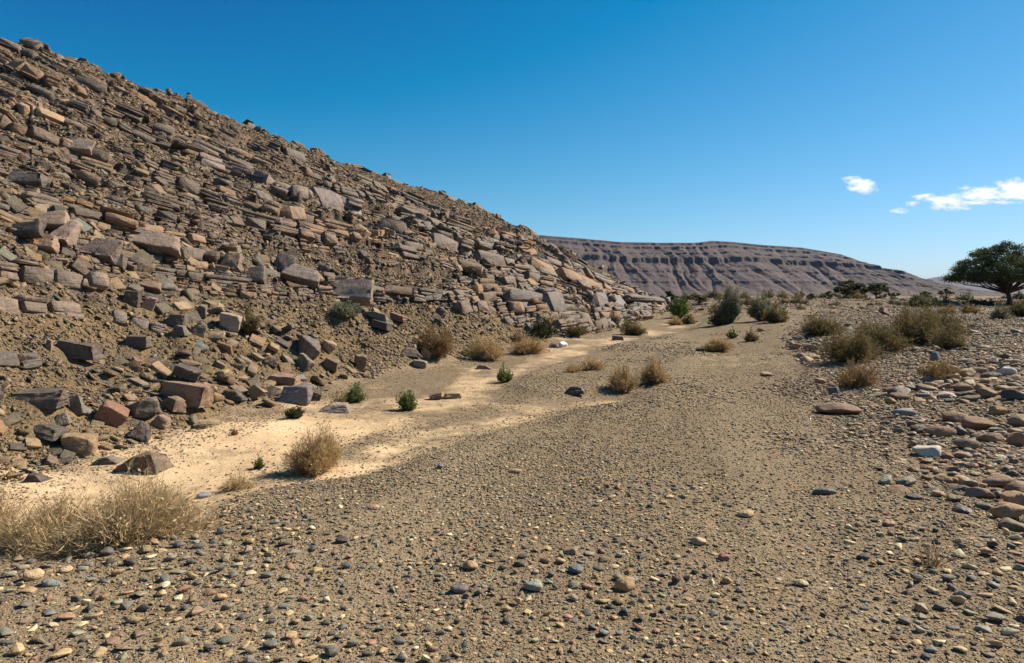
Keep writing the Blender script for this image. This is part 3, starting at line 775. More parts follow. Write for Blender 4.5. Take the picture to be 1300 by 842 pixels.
# the ledges that stand out in the scree at the lower left, and the cliff blocks by the foot
SPECIAL = [([(-60,352),(128,372)], 25, (.24,.175,.14), .4, 'long jointed pinkish-grey ledge in the scree at the left edge', 'long jointed ledge'),
           ([(-60,394),(100,408)], 23, (.27,.20,.15), .35, 'crumbling blocky ledge under the long jointed ledge', 'crumbling blocky ledge'),
           ([(140,408),(206,428)], 17, (.20,.165,.145), .55, 'dark stepped ledge of three blocks in the mid scree', 'dark stepped ledge'),
           ([(-50,470),(46,473)], 27, (.17,.145,.13), .8, 'dark flat-faced slab split by one joint at the left edge', 'dark flat-faced slab'),
           ([(250,212),(330,240),(440,277)], 22, (.29,.215,.175), .15, 'long pale slab-faced ledge crossing the upper slope', 'long pale ledge'),
           ([(400,262),(455,282)], 26, (.24,.205,.19), .3, 'pale grey cliff slab hanging under the crest', 'pale grey cliff slab'),
           ([(480,296),(600,330)], 20, (.26,.195,.155), .35, 'broken grey and tan ledge right of the pale cliff slab', 'broken grey ledge'),
           ([(600,338),(650,352)], 24, (.22,.17,.14), .6, 'dark cleft cliff above the slope foot', 'dark cleft cliff'),
           ([(668,345),(770,383)], 20, (.34,.215,.13), .05, 'smooth orange-tan slab face near the end of the hill', 'orange-tan slab face'),
           ([(640,398),(712,405)], 34, (.20,.175,.16), .55, 'tall grey vertical-jointed cliff at the slope foot', 'tall jointed cliff'),
           ([(752,400),(850,402)], 26, (.23,.185,.16), .5, 'row of upright slabs at the end of the hill', 'row of upright slabs')]
led_n = 0
def emit_ledge(run, label, col=None, var=None, prot=(.05, .42)):
    tid, pos, Rm, S, c = build_blocks(run, prot)
    if col is not None:
        c = c*.25+np.array([*col, var])*.75
        c[:, :3] *= rl.uniform(.85, 1.15, (len(c), 1))
    o0 = pos.mean(0)
    V, F, Cc = merge(T_LAM, tid, pos-o0, Rm, S, c)
    o = link('rock_ledge', mesh_from('rock_ledge', V, F, M_LEDGE, Cc), loc=tuple(o0))
    tag(o, label, 'rock ledge'); return o
for pts, hp, col, var, lab, short in SPECIAL:
    xs = [p[0] for p in pts]; ys = [p[1] for p in pts]
    run = []; x = xs[0]
    while x < xs[-1]:
        wpx = hp*rl.uniform(.9, 2.0); xe = min(x+wpx, xs[-1]+4)
        a = pick(x, float(np.interp(x, xs, ys))-hp*.35); b_ = pick(xe, float(np.interp(xe, xs, ys))-hp*.35)
        b_ = a+(b_-a)*1.0
        run.append((a, b_, hp*(a[1]+b_[1])/2/FPX*1.02)); x = xe+.6
    emit_ledge(run, lab, col, var, (.05, .22)); USED.add(lab)
    add_land((xs[0]+xs[-1])/2 if xs[0] > 0 else xs[-1]/2, (ys[0]+ys[-1])/2, short)
def rel_phrase(dx, dy, lab):
    a = math.hypot(dx, dy*1.5)
    dist = 'just ' if a < 28 else ('' if a < 70 else 'well ')
    if abs(dx) > 1.4*abs(dy)*1.5: w = 'left of' if dx < 0 else 'right of'
    elif dy < 0: w = 'above' if abs(dx) < .6*abs(dy) else ('up and left of' if dx < 0 else 'up and right of')
    else: w = 'below' if abs(dx) < .6*abs(dy) else ('down and left of' if dx < 0 else 'down and right of')
    return f'{dist}{w} the {lab}'
def describe(px, py, adjs, noun):
    near = sorted(LAND, key=lambda L: math.hypot(L[0]-px, (L[1]-py)*1.5))[:7]
    ph = [rel_phrase(px-L[0], py-L[1], L[2]) for L in near]
    cands = []
    for na in range(len(adjs), 0, -1):
        A = ' '.join(adjs[:na])
        for i in range(3): cands.append(f'{A} {noun} {ph[i]}')
        for i in range(6):
            for j in range(i+1, 7): cands.append(f'{A} {noun} {ph[i]} and {ph[j]}')
    for c in cands:
        if len(c.split()) <= 16 and c not in USED:
            USED.add(c); return c
    return cands[0]
def col_word(c):
    r, g, b = c[:3]; lum = (r+g+b)/3; sat = (r-b)/max(r, 1e-6)
    if lum < .10: return 'dark'
    if sat < .22: return 'pale grey' if lum > .24 else 'blue-grey'
    if sat > .58: return 'orange-tan' if lum > .22 else 'rusty brown'
    if sat > .42: return 'tan' if lum > .2 else 'brown'
    return 'buff' if lum > .24 else 'grey-brown'

# ---- label the traced ledges, keep the largest 300 as things, the rest as one mass
def run_px(run):
    m = np.mean([r[0] for r in run], 0); return to_px(m)
def run_size(run):
    return sum(np.linalg.norm(r[1]-r[0])*r[2] for r in run)/np.mean([r[0][1] for r in run])**2
LEDGES.sort(key=lambda r: -run_size(r))
rest = []
for i, run in enumerate(LEDGES):
    x, y = run_px(run)
    if len(rest) == 0 and i < 285 and -30 < x < 870:
        tid, pos, Rm, S, c = build_blocks(run)
        o0 = pos.mean(0)
        V, F, Cc = merge(T_LAM, tid, pos-o0, Rm, S, c)
        o = link('rock_ledge', mesh_from('rock_ledge', V, F, M_LEDGE, Cc), loc=tuple(o0))
        cc = c.mean(0)
        a1 = ('dark' if cc[3] > .62 else col_word(cc))
        n = len(run); a2 = 'short' if n < 3 else ('long' if n > 6 else 'broken')
        tag(o, describe(x, y, [a1, a2] if a1 != a2 else [a1], 'rock ledge'), 'rock ledge', 'bedded rock ledges of the hillside')
    else: rest.append((run))
if rest:
    parts = [build_blocks(r) for r in rest]
    tid, pos, Rm, S, c = [np.concatenate([p[k] for p in parts]) for k in range(5)]
    V, F, Cc = merge(T_LAM, tid, pos, Rm, S, c)
    tag(link('broken_bedrock', mesh_from('broken_bedrock', V, F, M_LEDGE, Cc)), 'small broken pieces of bedded rock breaking through the hillside', 'bedrock', kind='stuff')

# ================================================================ SCATTERED STONES
def colours(r, n, pal, wts):
    pal = np.array(pal); k = r.choice(len(pal), n, p=np.array(wts)/sum(wts))
    c = pal[k]*r.uniform(.78, 1.22, (n, 1))*r.uniform(.95, 1.05, (n, 3))
    c[:, 2] *= .93
    return np.concatenate([c, r.beta(1.2, 2.2, (n, 1))*.8], 1)
PAL_G = [(.46,.315,.17), (.34,.23,.135), (.14,.128,.11), (.23,.20,.155), (.27,.255,.185), (.105,.092,.082), (.30,.17,.115), (.56,.45,.29), (.18,.17,.15), (.25,.18,.12)]
WT_G = [.17, .15, .12, .13, .09, .07, .07, .08, .06, .12]
PAL_S = [(.26,.18,.11), (.20,.14,.082), (.31,.215,.138), (.145,.118,.088), (.235,.175,.12), (.095,.078,.062), (.26,.155,.09), (.19,.18,.155)]
WT_S = [.22, .16, .13, .15, .13, .09, .06, .06]
PAL_C = [(.36,.235,.15), (.29,.185,.115), (.41,.29,.185), (.21,.165,.125), (.16,.14,.115), (.47,.37,.26), (.28,.25,.205), (.25,.145,.095), (.12,.10,.085)]
WT_C = [.2, .17, .13, .14, .1, .09, .07, .06, .05]
def free_of_keys(X, Y, pad):
    ok = np.ones(len(X), bool)
    for kx, ky, kr in KEYPOS:
        ok &= (np.hypot(X-kx, Y-ky) > kr*.85+pad*.5)
    return ok
def scatter(kind, seed, N, a0, a1, r0, r1, kpx, alpha, smax, keep, pal, wts, flat, big, mid, small, mat, smooth, indiv, noun, names, group, stuffname, stufflabel, cat):
    r = np.random.RandomState(seed)
    ang = np.radians(r.uniform(a0, a1, N)); rr = np.exp(r.uniform(math.log(r0), math.log(r1), N))
    X = np.sin(ang)*rr; Y = np.cos(ang)*rr
    s = kpx*rr/683*r.rand(N)**(-1/alpha)
    lim = smax(X, Y); s = np.where(s > lim, lim*r.uniform(.35, 1, N), s); s = np.maximum(s, .004)
    side = np.where((ang > R(45)) | (ang < R(-50)), .6, 1.0)
    k = (r.rand(N) < keep(X, Y, s)*side) & (s > kpx*.8*rr/683)
    X, Y, s = X[k], Y[k], s[k]; k = free_of_keys(X, Y, s); X, Y, s = X[k], Y[k], s[k]
    # big stones do not interpenetrate: greedy thinning on a coarse grid
    o = np.argsort(-s); X, Y, s = X[o], Y[o], s[o]
    spx = s*683/np.hypot(X, Y); nb = int((spx > 5).sum()); cand = np.nonzero(spx > 5)[0]
    keepm = np.ones(len(X), bool); grid = {}
    for i in cand:
        cs = .6; gx, gy = int(X[i]//cs), int(Y[i]//cs); bad = False
        for ax in (-1, 0, 1):
            for ay in (-1, 0, 1):
                for j in grid.get((gx+ax, gy+ay), ()):
                    if (X[i]-X[j])**2+(Y[i]-Y[j])**2 < (.42*(s[i]+s[j]))**2: bad = True; break
                if bad: break
            if bad: break
        if bad: keepm[i] = False
        else: grid.setdefault((gx, gy), []).append(i)
    X, Y, s = X[keepm], Y[keepm], s[keepm]; n = len(X)
    Z = height(X, Y); nrm = slope_normal(X, Y, .25)
    nz = nrm + r.randn(n, 3)*(.14 if kind != 'scree' else .34)
    nz[:, 2] = np.abs(nz[:, 2])+.15
    yaw = r.uniform(0, 2*math.pi, n); Rm = frames(nz, yaw)
    fl = r.uniform(*flat, n); el = r.uniform(.55, 1, n)
    S = np.stack([s, s*el, s*fl], 1)
    pos = np.stack([X, Y, Z], 1) + Rm[:, :, 2]*(s*fl*.5*r.uniform(.35, .85, n))[:, None]
    col = colours(r, n, pal, wts)
    spx = s*683/np.hypot(X, Y)
    # the 300 that show largest stand as things of their own
    px, py = CX+FPX*X/Y, HORIZ-(Z-CAMZ)/Y*FPX
    order = np.argsort(-spx*np.sqrt(el)); pickd = []
    for i in order:
        if len(pickd) >= indiv: break
        if 3 < px[i] < 1297 and py[i] < 838 and Y[i] > 0 and visible(px[i], py[i], Y[i]): pickd.append(i)
    pickd_set = np.zeros(n, bool); pickd_set[pickd] = True
    for i in sorted(pickd, key=lambda i: -spx[i]):
        tp = big if spx[i] > 9 else mid
        V, F = tp[r.randint(len(tp))]
        P = (V*S[i]) @ Rm[i].T
        c = np.tile(col[i], (len(P), 1)); sm_ = smooth and spx[i] > 9
        nm = names[0] if s[i] > .26 else names[1]
        o = link(nm, mesh_from(nm, P, F, mat, c, sm_), loc=tuple(pos[i]))
        size = 'big' if s[i] > .4 else ('medium' if s[i] > .2 else ('small' if s[i] > .09 else 'tiny'))
        shp = 'flat' if fl[i] < .33 else ('long' if el[i] < .66 else ('rounded' if smooth else 'angular'))
        tag(o, describe(px[i], py[i], [col_word(col[i]), shp, size], noun if s[i] <= .26 else names[0]), names[0] if s[i] > .26 else cat, group)
    left = ~pickd_set
    Vs, Fs, Cs = [], [], []; base = 0
    for tp, sel in ((big, left & (spx > 11)), (mid, left & (spx > 4.5) & (spx <= 11)), (small, left & (spx <= 4.5))):
        ids = np.nonzero(sel)[0]
        if len(ids) == 0: continue
        V, F, Cc = merge(tp, r.randint(0, len(tp), len(ids)), pos[ids], Rm[ids], S[ids], col[ids])
        Vs.append(V); Fs.append(F+base); Cs.append(Cc); base += len(V)
    V, F, Cc = np.concatenate(Vs), np.concatenate(Fs), np.concatenate(Cs)
    tag(link(stuffname, mesh_from(stuffname, V, F, M_PEB if not kind == 'scree' else mat, Cc, smooth and False)), stufflabel, cat, kind='stuff')
    print(kind, 'stones', n, 'tris', len(F))

def keep_gravel(X, Y, s):
    sa, st = masks(X, Y); d = hill_d(X, Y); md = poly_sdf(MID, X, Y)
    n = fbm(X*.45, Y*.45, 3, 22)
    k = np.clip(.72+.9*n-.8*flow(X, Y), .12, 1)
    onsand = sstep(-.3, .15, sa+.35*fbm(X*.8, Y*.8, 2, 14))
    k = k*(1-onsand*.94)
    k = np.maximum(k, .45*sstep(-.3, .5, md+.4*n))
    k = np.maximum(k, .5*np.exp(-(np.maximum(-sa, sa)/.35)**2)*sstep(-.2, .3, n+.1))
    # fringe of debris under the scree
    k = np.maximum(k, .45*np.exp(-((d+.35)/.45)**2)*(sa > 0))
    # a smoother lane between the gravel and the bank
    lane = np.exp(-((X-(.30*Y+.2))/.9)**2)*sstep(4, 6, Y)
    k = k*(1-.55*lane)
    # coarser heaps along the near left and bottom edge
    return np.where((d > .1) | (st > .1), 0, k)
def smax_gravel(X, Y):
    heap = sstep(.05, .45, fbm(X*.5, Y*.5, 2, 31)+.42*sstep(5.2, 3.4, Y))
    for hx, hy, hr in ((.45, 3.9, .75), (-1.9, 4.2, 1.1), (2.9, 4.4, .8), (-2.9, 5.2, .9), (1.2, 5.6, .6)):
        heap = np.maximum(heap, np.exp(-(((X-hx)/hr)**2+((Y-hy)/(hr*.8))**2)))
    return .05+.075*heap
scatter('gravel', 1, 320000, -56, 62, 2.5, 32, 1.85, 1.38, smax_gravel, keep_gravel, PAL_G, WT_G, (.16, .5), T_PEB, T_PEB, T_PEB_S, M_PEB, False, 300,
        'pebble', ('cobble', 'pebble'), 'loose pebbles on the gravel bed', 'gravel', 'grey, tan and cream gravel spread over the wadi bed', 'pebble')
def keep_scree(X, Y, s):
    d = hill_d(X, Y); Z = height(X, Y); o = outcrop_mask(X, Y, Z)
    k = sstep(-.15, .35, d+.5*fbm(X*.9, Y*.9, 3, 41))*(1-.15*o)
    k *= .7+.7*sstep(-.35, .15, fbm(X*.5, Y*.5, 3, 43))
    return np.where(d < -.1, 0, k)
def smax_scree(X, Y):
    n = fbm(X*.35, Y*.35, 3, 45)
    return .12+.14*sstep(.0, .45, n)+.06*sstep(-.3, .3, n)+.10*outcrop_mask(X, Y, height(X, Y))
scatter('scree', 2, 420000, -56, 15, 6, 78, 1.7, 1.22, smax_scree, keep_scree, PAL_S, WT_S, (.13, .40), T_BLOCK, T_SHARD, T_SHARD_S, M_BOULD, False, 300,
        'rock shard', ('block', 'rock_shard'), 'loose rock shards on the slope', 'scree', 'tan and grey angular scree covering the lower slope', 'rock shard')
def keep_bank(X, Y, s):
    sa, st = masks(X, Y); d = hill_d(X, Y)
    k = sstep(-.5, .8, st+.6*fbm(X*.6, Y*.6, 3, 51))*(.7+.8*sstep(-.3, .2, fbm(X*.4, Y*.4, 3, 53)))
    far = sstep(40, 60, Y)*(X > .2*Y)
    k = np.maximum(k, far*.75)
    k = k*(1-.8*sstep(22, 28, Y)*(1-sstep(44, 50, Y))*(X < .45*Y))
    return np.where(d > -.5, 0, k)
def smax_bank(X, Y):
    return .13+.29*sstep(-.15, .40, fbm(X*.5, Y*.5, 2, 55))*sstep(2.5, 4.5, X)
scatter('bank', 3, 370000, 8, 66, 3.2, 170, 1.65, 1.25, smax_bank, keep_bank, PAL_C, WT_C, (.20, .52), T_RUB, T_PEB, T_PEB_S, M_COB, True, 300,
        'cobble', ('boulder', 'cobble'), 'river stones piled on the right bank', 'bank_stones', 'brown, tan and grey river stones packed over the right bank and far terrace', 'cobble')

# ================================================================ VEGETATION
def veg_material(name, trans=.25):
    m, t, b = material(name)
    at = t.new('ShaderNodeAttribute', attribute_name='Col')
    t.l.new(at.outputs['Color'], b.inputs['Base Color']); b.inputs['Roughness'].default_value = .8
    tr = t.new('ShaderNodeBsdfTranslucent', inp={'Color': at.outputs['Color']})
    mx = t.new('ShaderNodeMixShader', inp={0: trans, 1: b.outputs[0], 2: tr.outputs[0]})
    out = [n for n in t.n if n.type == 'OUTPUT_MATERIAL'][0]; t.l.new(mx.outputs[0], out.inputs[0])
    return m
M_TWIG = veg_material('dry_twigs', .3); M_LEAF = veg_material('small_leaves', .3)
m, t, b = material('acacia_bark'); co = t.new('ShaderNodeTexCoord').outputs['Object']
nn = t.noise(co, 9, 5, .7); t.l.new(t.mix(nn, (.06, .042, .03), (.13, .095, .07)), b.inputs['Base Color']); b.inputs['Roughness'].default_value = .9
bump(t, b, nn, .8, .05); M_BARK = m

def unit(v): return v/np.maximum(np.linalg.norm(v, axis=-1, keepdims=True), 1e-9)
def ribbons(r, A, M, Bp, w, col):
    """curved tapering blades: base A, middle M, tip Bp"""
    n = len(A); side = unit(np.cross(unit(Bp-A), unit(r.randn(n, 3))))
    w = np.asarray(w).reshape(-1, 1)*np.ones((n, 1))
    V = np.stack([A-side*w*.5, A+side*w*.5, M-side*w*.4, M+side*w*.4, Bp], 1).reshape(-1, 3)
    f = np.array([[0, 1, 3], [0, 3, 2], [2, 3, 4]])
    F = (f[None]+(np.arange(n)*5)[:, None, None]).reshape(-1, 3)
    c = np.concatenate([col, np.ones((n, 1))], 1) if col.shape[1] == 3 else col
    return V, F, np.repeat(c, 5, 0)
def leaves(r, P, s, col):
    n = len(P); a = unit(r.randn(n, 3)); b_ = unit(np.cross(a, r.randn(n, 3))); s = np.asarray(s).reshape(-1, 1)*np.ones((n, 1))
    V = np.stack([P-a*s*.5, P+b_*s*.28, P+a*s*.5, P-b_*s*.28], 1).reshape(-1, 3)
    f = np.array([[0, 1, 2], [0, 2, 3]]); F = (f[None]+(np.arange(n)*4)[:, None, None]).reshape(-1, 3)
    c = np.concatenate([col, np.ones((n, 1))], 1)
    return V, F, np.repeat(c, 4, 0)
def joinm(L):
    Vs, Fs, Cs, b0 = [], [], [], 0
    for V, F, c in L: Vs.append(V); Fs.append(F+b0); Cs.append(c); b0 += len(V)
    return np.concatenate(Vs), np.concatenate(Fs), np.concatenate(Cs)
STYLE = { # stem colour, leaf colour, leafiness, uprightness
 'straw': ((.42,.28,.13), (.49,.345,.17), .4, .5), 'straw_pale': ((.47,.34,.18), (.53,.40,.23), .25, .35),
 'brown': ((.24,.155,.07), (.31,.205,.095), 1.0, .45), 'olive': ((.17,.12,.055), (.205,.165,.068), 1.3, .5),
 'green': ((.13,.13,.045), (.13,.175,.045), 1.5, .8), 'dark': ((.075,.065,.03), (.06,.075,.026), 2.0, .5),
 'greygreen': ((.19,.17,.10), (.215,.215,.13), 1.5, .6), 'dead': ((.28,.20,.12), (.35,.25,.14), .15, .8)}
def shrub_parts(r, W, H, style, n, twpx):
    """W, H metres; n stems; twpx = least blade width in metres"""
    sc, lc, leafy, up = STYLE[style]; sc = np.array(sc); lc = np.array(lc)
    az = r.uniform(0, 2*math.pi, n); q = r.rand(n)**.47
    lob = 1+.25*np.sin(az*3+r.rand()*6)+.15*np.sin(az*5+r.rand()*6)
    tx = np.cos(az)*q*W*.5*lob; ty = np.sin(az)*q*W*.5*lob
    tz = H*np.sqrt(np.clip(1.02-(q*.97)**2, .03, 1))*r.uniform(.45, 1.06, n)*(1+.18*np.sin(az*2+r.rand()*6))
    A = np.stack([np.cos(az)*W*.16*r.rand(n), np.sin(az)*W*.16*r.rand(n), np.full(n, -.02)], 1)
    if H > 1.1*W: tz = H*(1-.55*q**2.2)*r.uniform(.4, 1.02, n)
    ln = r.uniform(-.14, .14, 2)*W; tx = tx+ln[0]*tz/H; ty = ty+ln[1]*tz/H; tz = tz*(1+.35*np.tanh(3*vnoise(tx/W*4+r.rand()*9, ty/W*4)))
    T = np.stack([tx, ty, tz], 1)
    M = A*.5+T*.5+np.stack([tx*.08, ty*.08, tz*.10], 1)+r.randn(n, 3)*W*.03
    w = np.maximum(.006, twpx*1.0)*r.uniform(.6, 1.3, n)
    col = sc*r.uniform(.65, 1.3, (n, 1))
    stems = [ribbons(r, A, M, T, w, col)]
    nt = n*4; k = r.randint(0, n, nt); f = r.uniform(.35, 1, (nt, 1))
    P = A[k]*(1-f)**2+2*f*(1-f)*M[k]+f*f*T[k]; L = W*.16
    D = unit(unit(T[k]-A[k])*.7+r.randn(nt, 3)*.7+np.array([0, 0, .3]))
    E = P+D*L*r.uniform(.4, 1.2, (nt, 1)); E[:, 2] = np.maximum(E[:, 2], .01)
    stems.append(ribbons(r, P, (P+E)/2+r.randn(nt, 3)*L*.08, E, w[k]*.75, (sc*.5+lc*.5)*r.uniform(.65, 1.35, (nt, 1))))
    nl = int(nt*leafy); k2 = r.randint(0, nt, nl); g = r.rand(nl, 1)
    PL = P[k2]*(1-g)+E[k2]*g+r.randn(nl, 3)*L*.12; PL[:, 2] = np.maximum(PL[:, 2], .01)
    foliage = leaves(r, PL, np.maximum(twpx*2.6, W*.028)*r.uniform(.6, 1.4, nl), lc*r.uniform(.6, 1.4, (nl, 1)))
    return joinm(stems), foliage
SHRUBS = [ # px, base py, w, h, style, n, label, short
 (170, 692, 176, 70, 'straw_pale', 620, 'big sprawling dry straw-coloured bush in the left foreground', 'big dry straw bush'),
 (60, 702, 150, 44, 'straw_pale', 380, 'low pale dry scrub left of the big straw-coloured bush', 'low pale scrub'),
 (-20, 690, 90, 50, 'straw_pale', 200, 'pale dry scrub cut by the left border of the picture', 'border scrub'),
 (400, 604, 76, 54, 'straw', 420, 'medium dry tan bush standing where sand meets gravel', 'medium dry tan bush'),
 (300, 622, 46, 14, 'straw_pale', 90, 'flattened dry grass between the two dry bushes', 'flattened dry grass'),
 (518, 522, 26, 24, 'green', 160, 'small bright green round tuft on the sand', 'bright green tuft'),
 (450, 512, 30, 22, 'green', 130, 'yellowish green weed beside the wide low pale slab', 'yellowish green weed'),
 (430, 516, 20, 14, 'brown', 60, 'small brown weed at the left side of the yellowish green weed', 'small brown weed'),
 (375, 532, 24, 17, 'dark', 110, 'small dark green clump near the scree edge', 'small dark green clump'),
 (329, 596, 15, 18, 'green', 50, 'small spiky green plant between the sand and the medium dry bush', 'small spiky plant'),
 (298, 553, 10, 9, 'brown', 30, 'tiny brown sprig alone on the pale sand', 'tiny brown sprig'),
 (641, 486, 22, 20, 'green', 120, 'small green leafy weed at the sandy edge of mid wadi', 'green leafy weed'),
 (551, 458, 52, 40, 'brown', 420, 'round brown thorny bush at the foot of the slope', 'round brown bush'),
 (620, 459, 54, 26, 'straw', 260, 'straw-yellow grass clump right of the round brown bush', 'straw-yellow grass'),
 (668, 450, 50, 22, 'straw', 170, 'sparse straw and brown brush under the cliff', 'sparse straw brush'),
 (657, 438, 22, 15, 'brown', 90, 'small brown bush above the sparse straw brush', 'small brown bush'),
 (686, 431, 36, 26, 'dark', 260, 'dark olive-green bush at the cliff foot', 'dark olive-green bush'),
 (731, 428, 28, 18, 'olive', 150, 'olive bush right of the dark olive-green one', 'right olive bush'),
 (712, 419, 22, 16, 'brown', 90, 'brown bush wedged against the tall jointed cliff', 'wedged brown bush'),
 (804, 426, 34, 18, 'olive', 160, 'wide low olive bush below the upright slabs', 'wide low olive bush'),
 (778, 414, 20, 13, 'brown', 80, 'brown tuft at the base of the upright slabs', 'brown base tuft'),
 (437, 408, 40, 20, 'greygreen', 220, 'grey-green bush on the slope below the large rounded slab', 'grey-green slope bush'),
 (319, 428, 26, 34, 'olive', 170, 'upright olive-brown bush on the slope beside the pale-topped block', 'upright olive-brown bush'),
 (790, 499, 40, 30, 'straw', 260, 'dry straw bush, the left of a pair on the gravel', 'left dry bush of the pair'),
 (831, 488, 42, 30, 'straw', 260, 'dry straw bush, the right and farther of a pair on the gravel', 'right dry bush of the pair'),
 (752, 470, 36, 13, 'straw', 100, 'low straw tuft behind the pair of dry bushes', 'low straw tuft'),
 (727, 473, 24, 10, 'straw', 60, 'thin straw tuft at the left of the low one', 'thin straw tuft'),
 (911, 447, 36, 16, 'straw', 190, 'golden straw tuft with a dark stone at its left end', 'golden straw tuft'),
 (929, 430, 14, 10, 'green', 50, 'tiny green bush on the gravel below the tall airy shrub', 'tiny green bush'),
 (953, 434, 20, 12, 'olive', 70, 'small olive bush right of the tiny green one', 'small olive bush'),
 (1041, 427, 48, 25, 'olive', 330, 'low round olive-brown bush in the middle distance', 'low round olive bush'),
 (1080, 461, 76, 38, 'olive', 360, 'wide dark olive bush at the left end of the bank shrubs', 'wide dark olive bush'),
 (1120, 449, 64, 40, 'olive', 320, 'olive-brown bush between the wide dark one and the tall clump', 'middle olive-brown bush'),
 (1158, 440, 66, 52, 'olive', 360, 'tallest olive bush of the clump on the right bank', 'tallest olive bush'),
 (1190, 428, 62, 42, 'olive', 300, 'green-olive bush behind the tallest of the bank clump', 'rear green-olive bush'),
 (1207, 445, 46, 32, 'olive', 180, 'small olive bush at the right end of the bank clump', 'right-end olive bush'),
 (1099, 432, 22, 14, 'straw', 90, 'orange straw tuft peeking over the wide dark olive bush', 'orange straw tuft'),
 (1084, 493, 54, 32, 'brown', 210, 'thin tan-brown bush among stones in front of the bank shrubs', 'thin tan-brown bush'),
 (1192, 483, 50, 25, 'brown', 190, 'spreading brown bush among the stones of the right bank', 'spreading brown bush'),
 (1171, 391, 34, 13, 'dark', 130, 'dark flat bush behind the bank clump', 'dark flat bush'),
 (1296, 402, 34, 24, 'olive', 190, 'olive bush at the right border under the acacia', 'olive border bush'),
 (1270, 406, 26, 17, 'greygreen', 100, 'grey-green bush left of the olive border bush', 'grey-green border bush'),
 (1230, 399, 26, 12, 'brown', 80, 'pale brown brush left of the acacia trunk', 'pale brown brush'),
 (1247, 389, 16, 8, 'dark', 60, 'dark cushion bush just left of the acacia trunk', 'dark cushion bush'),
 (1202, 400, 24, 10, 'brown', 70, 'low brown brush right of the bank clump', 'low brown brush'),
 (925, 411, 32, 52, 'greygreen', 420, 'tall airy grey-green shrub standing on the wadi bed', 'tall airy shrub'),
 (912, 413, 24, 18, 'olive', 110, 'dark low growth at the foot of the tall airy shrub', 'dark low growth'),
 (968, 408, 34, 36, 'greygreen', 330, 'second airy shrub, right of the tallest one', 'second airy shrub'),
 (985, 410, 34, 22, 'olive', 190, 'low olive bush at the right foot of the second airy shrub', 'low olive foot bush'),
 (862, 404, 26, 26, 'green', 200, 'light green shrub at the tip of the rocky hill', 'light green tip shrub'),
 (873, 412, 22, 12, 'olive', 80, 'small olive shrub just below the light green tip shrub', 'olive tip shrub'),
 (858, 413, 26, 9, 'straw', 70, 'straw fringe at the very end of the hill', 'straw fringe'),
 (1182, 722, 46, 56, 'dead', 34, 'dead twiggy plant with a few bare stems in the right foreground', 'dead twiggy plant'),
 (965, 421, 8, 5, 'brown', 20, 'tiny brown tuft below the low olive foot bush', 'tiny brown tuft'),
]
rs = np.random.RandomState(77)
def put_shrub(e, name='shrub'):
    px, py, w, h, style, n, label, short = e
    p = pick(px, py); Y = p[1]; W = w*Y/FPX; H = h*Y/FPX
    cy = Y+W*.25; cx = p[0]*cy/Y; z = min(float(height(cx, cy)), p[2]+.12*W)
    root = bpy.data.objects.new(name, None); C.objects.link(root); root.location = (cx, cy, z); root.empty_display_size = .1
    st, fo = shrub_parts(rs, W, H, style, n, .62*Y/683)
    link('stems', mesh_from('stems', *st[:2], M_TWIG, st[2]), root)
    link('foliage', mesh_from('foliage', *fo[:2], M_LEAF, fo[2]), root)
    tag(root, label, 'shrub' if 'grass' not in label and 'weed' not in label and 'tuft' not in label else 'plant'); USED.add(label)
    add_land(px, py-h/2, short)
for e in SHRUBS:
    e = e[:5]+(int(e[5]*(2.1 if 'straw' in e[4] else 1.5)),)+e[6:] if e[4] != 'dead' else e
    g = e[6]; nm = 'grass_tuft' if ('grass' in g or 'tuft' in g or 'fringe' in g) else ('weed' if ('weed' in g or 'sprig' in g or 'plant' in g) else 'shrub')
    put_shrub(e, nm)

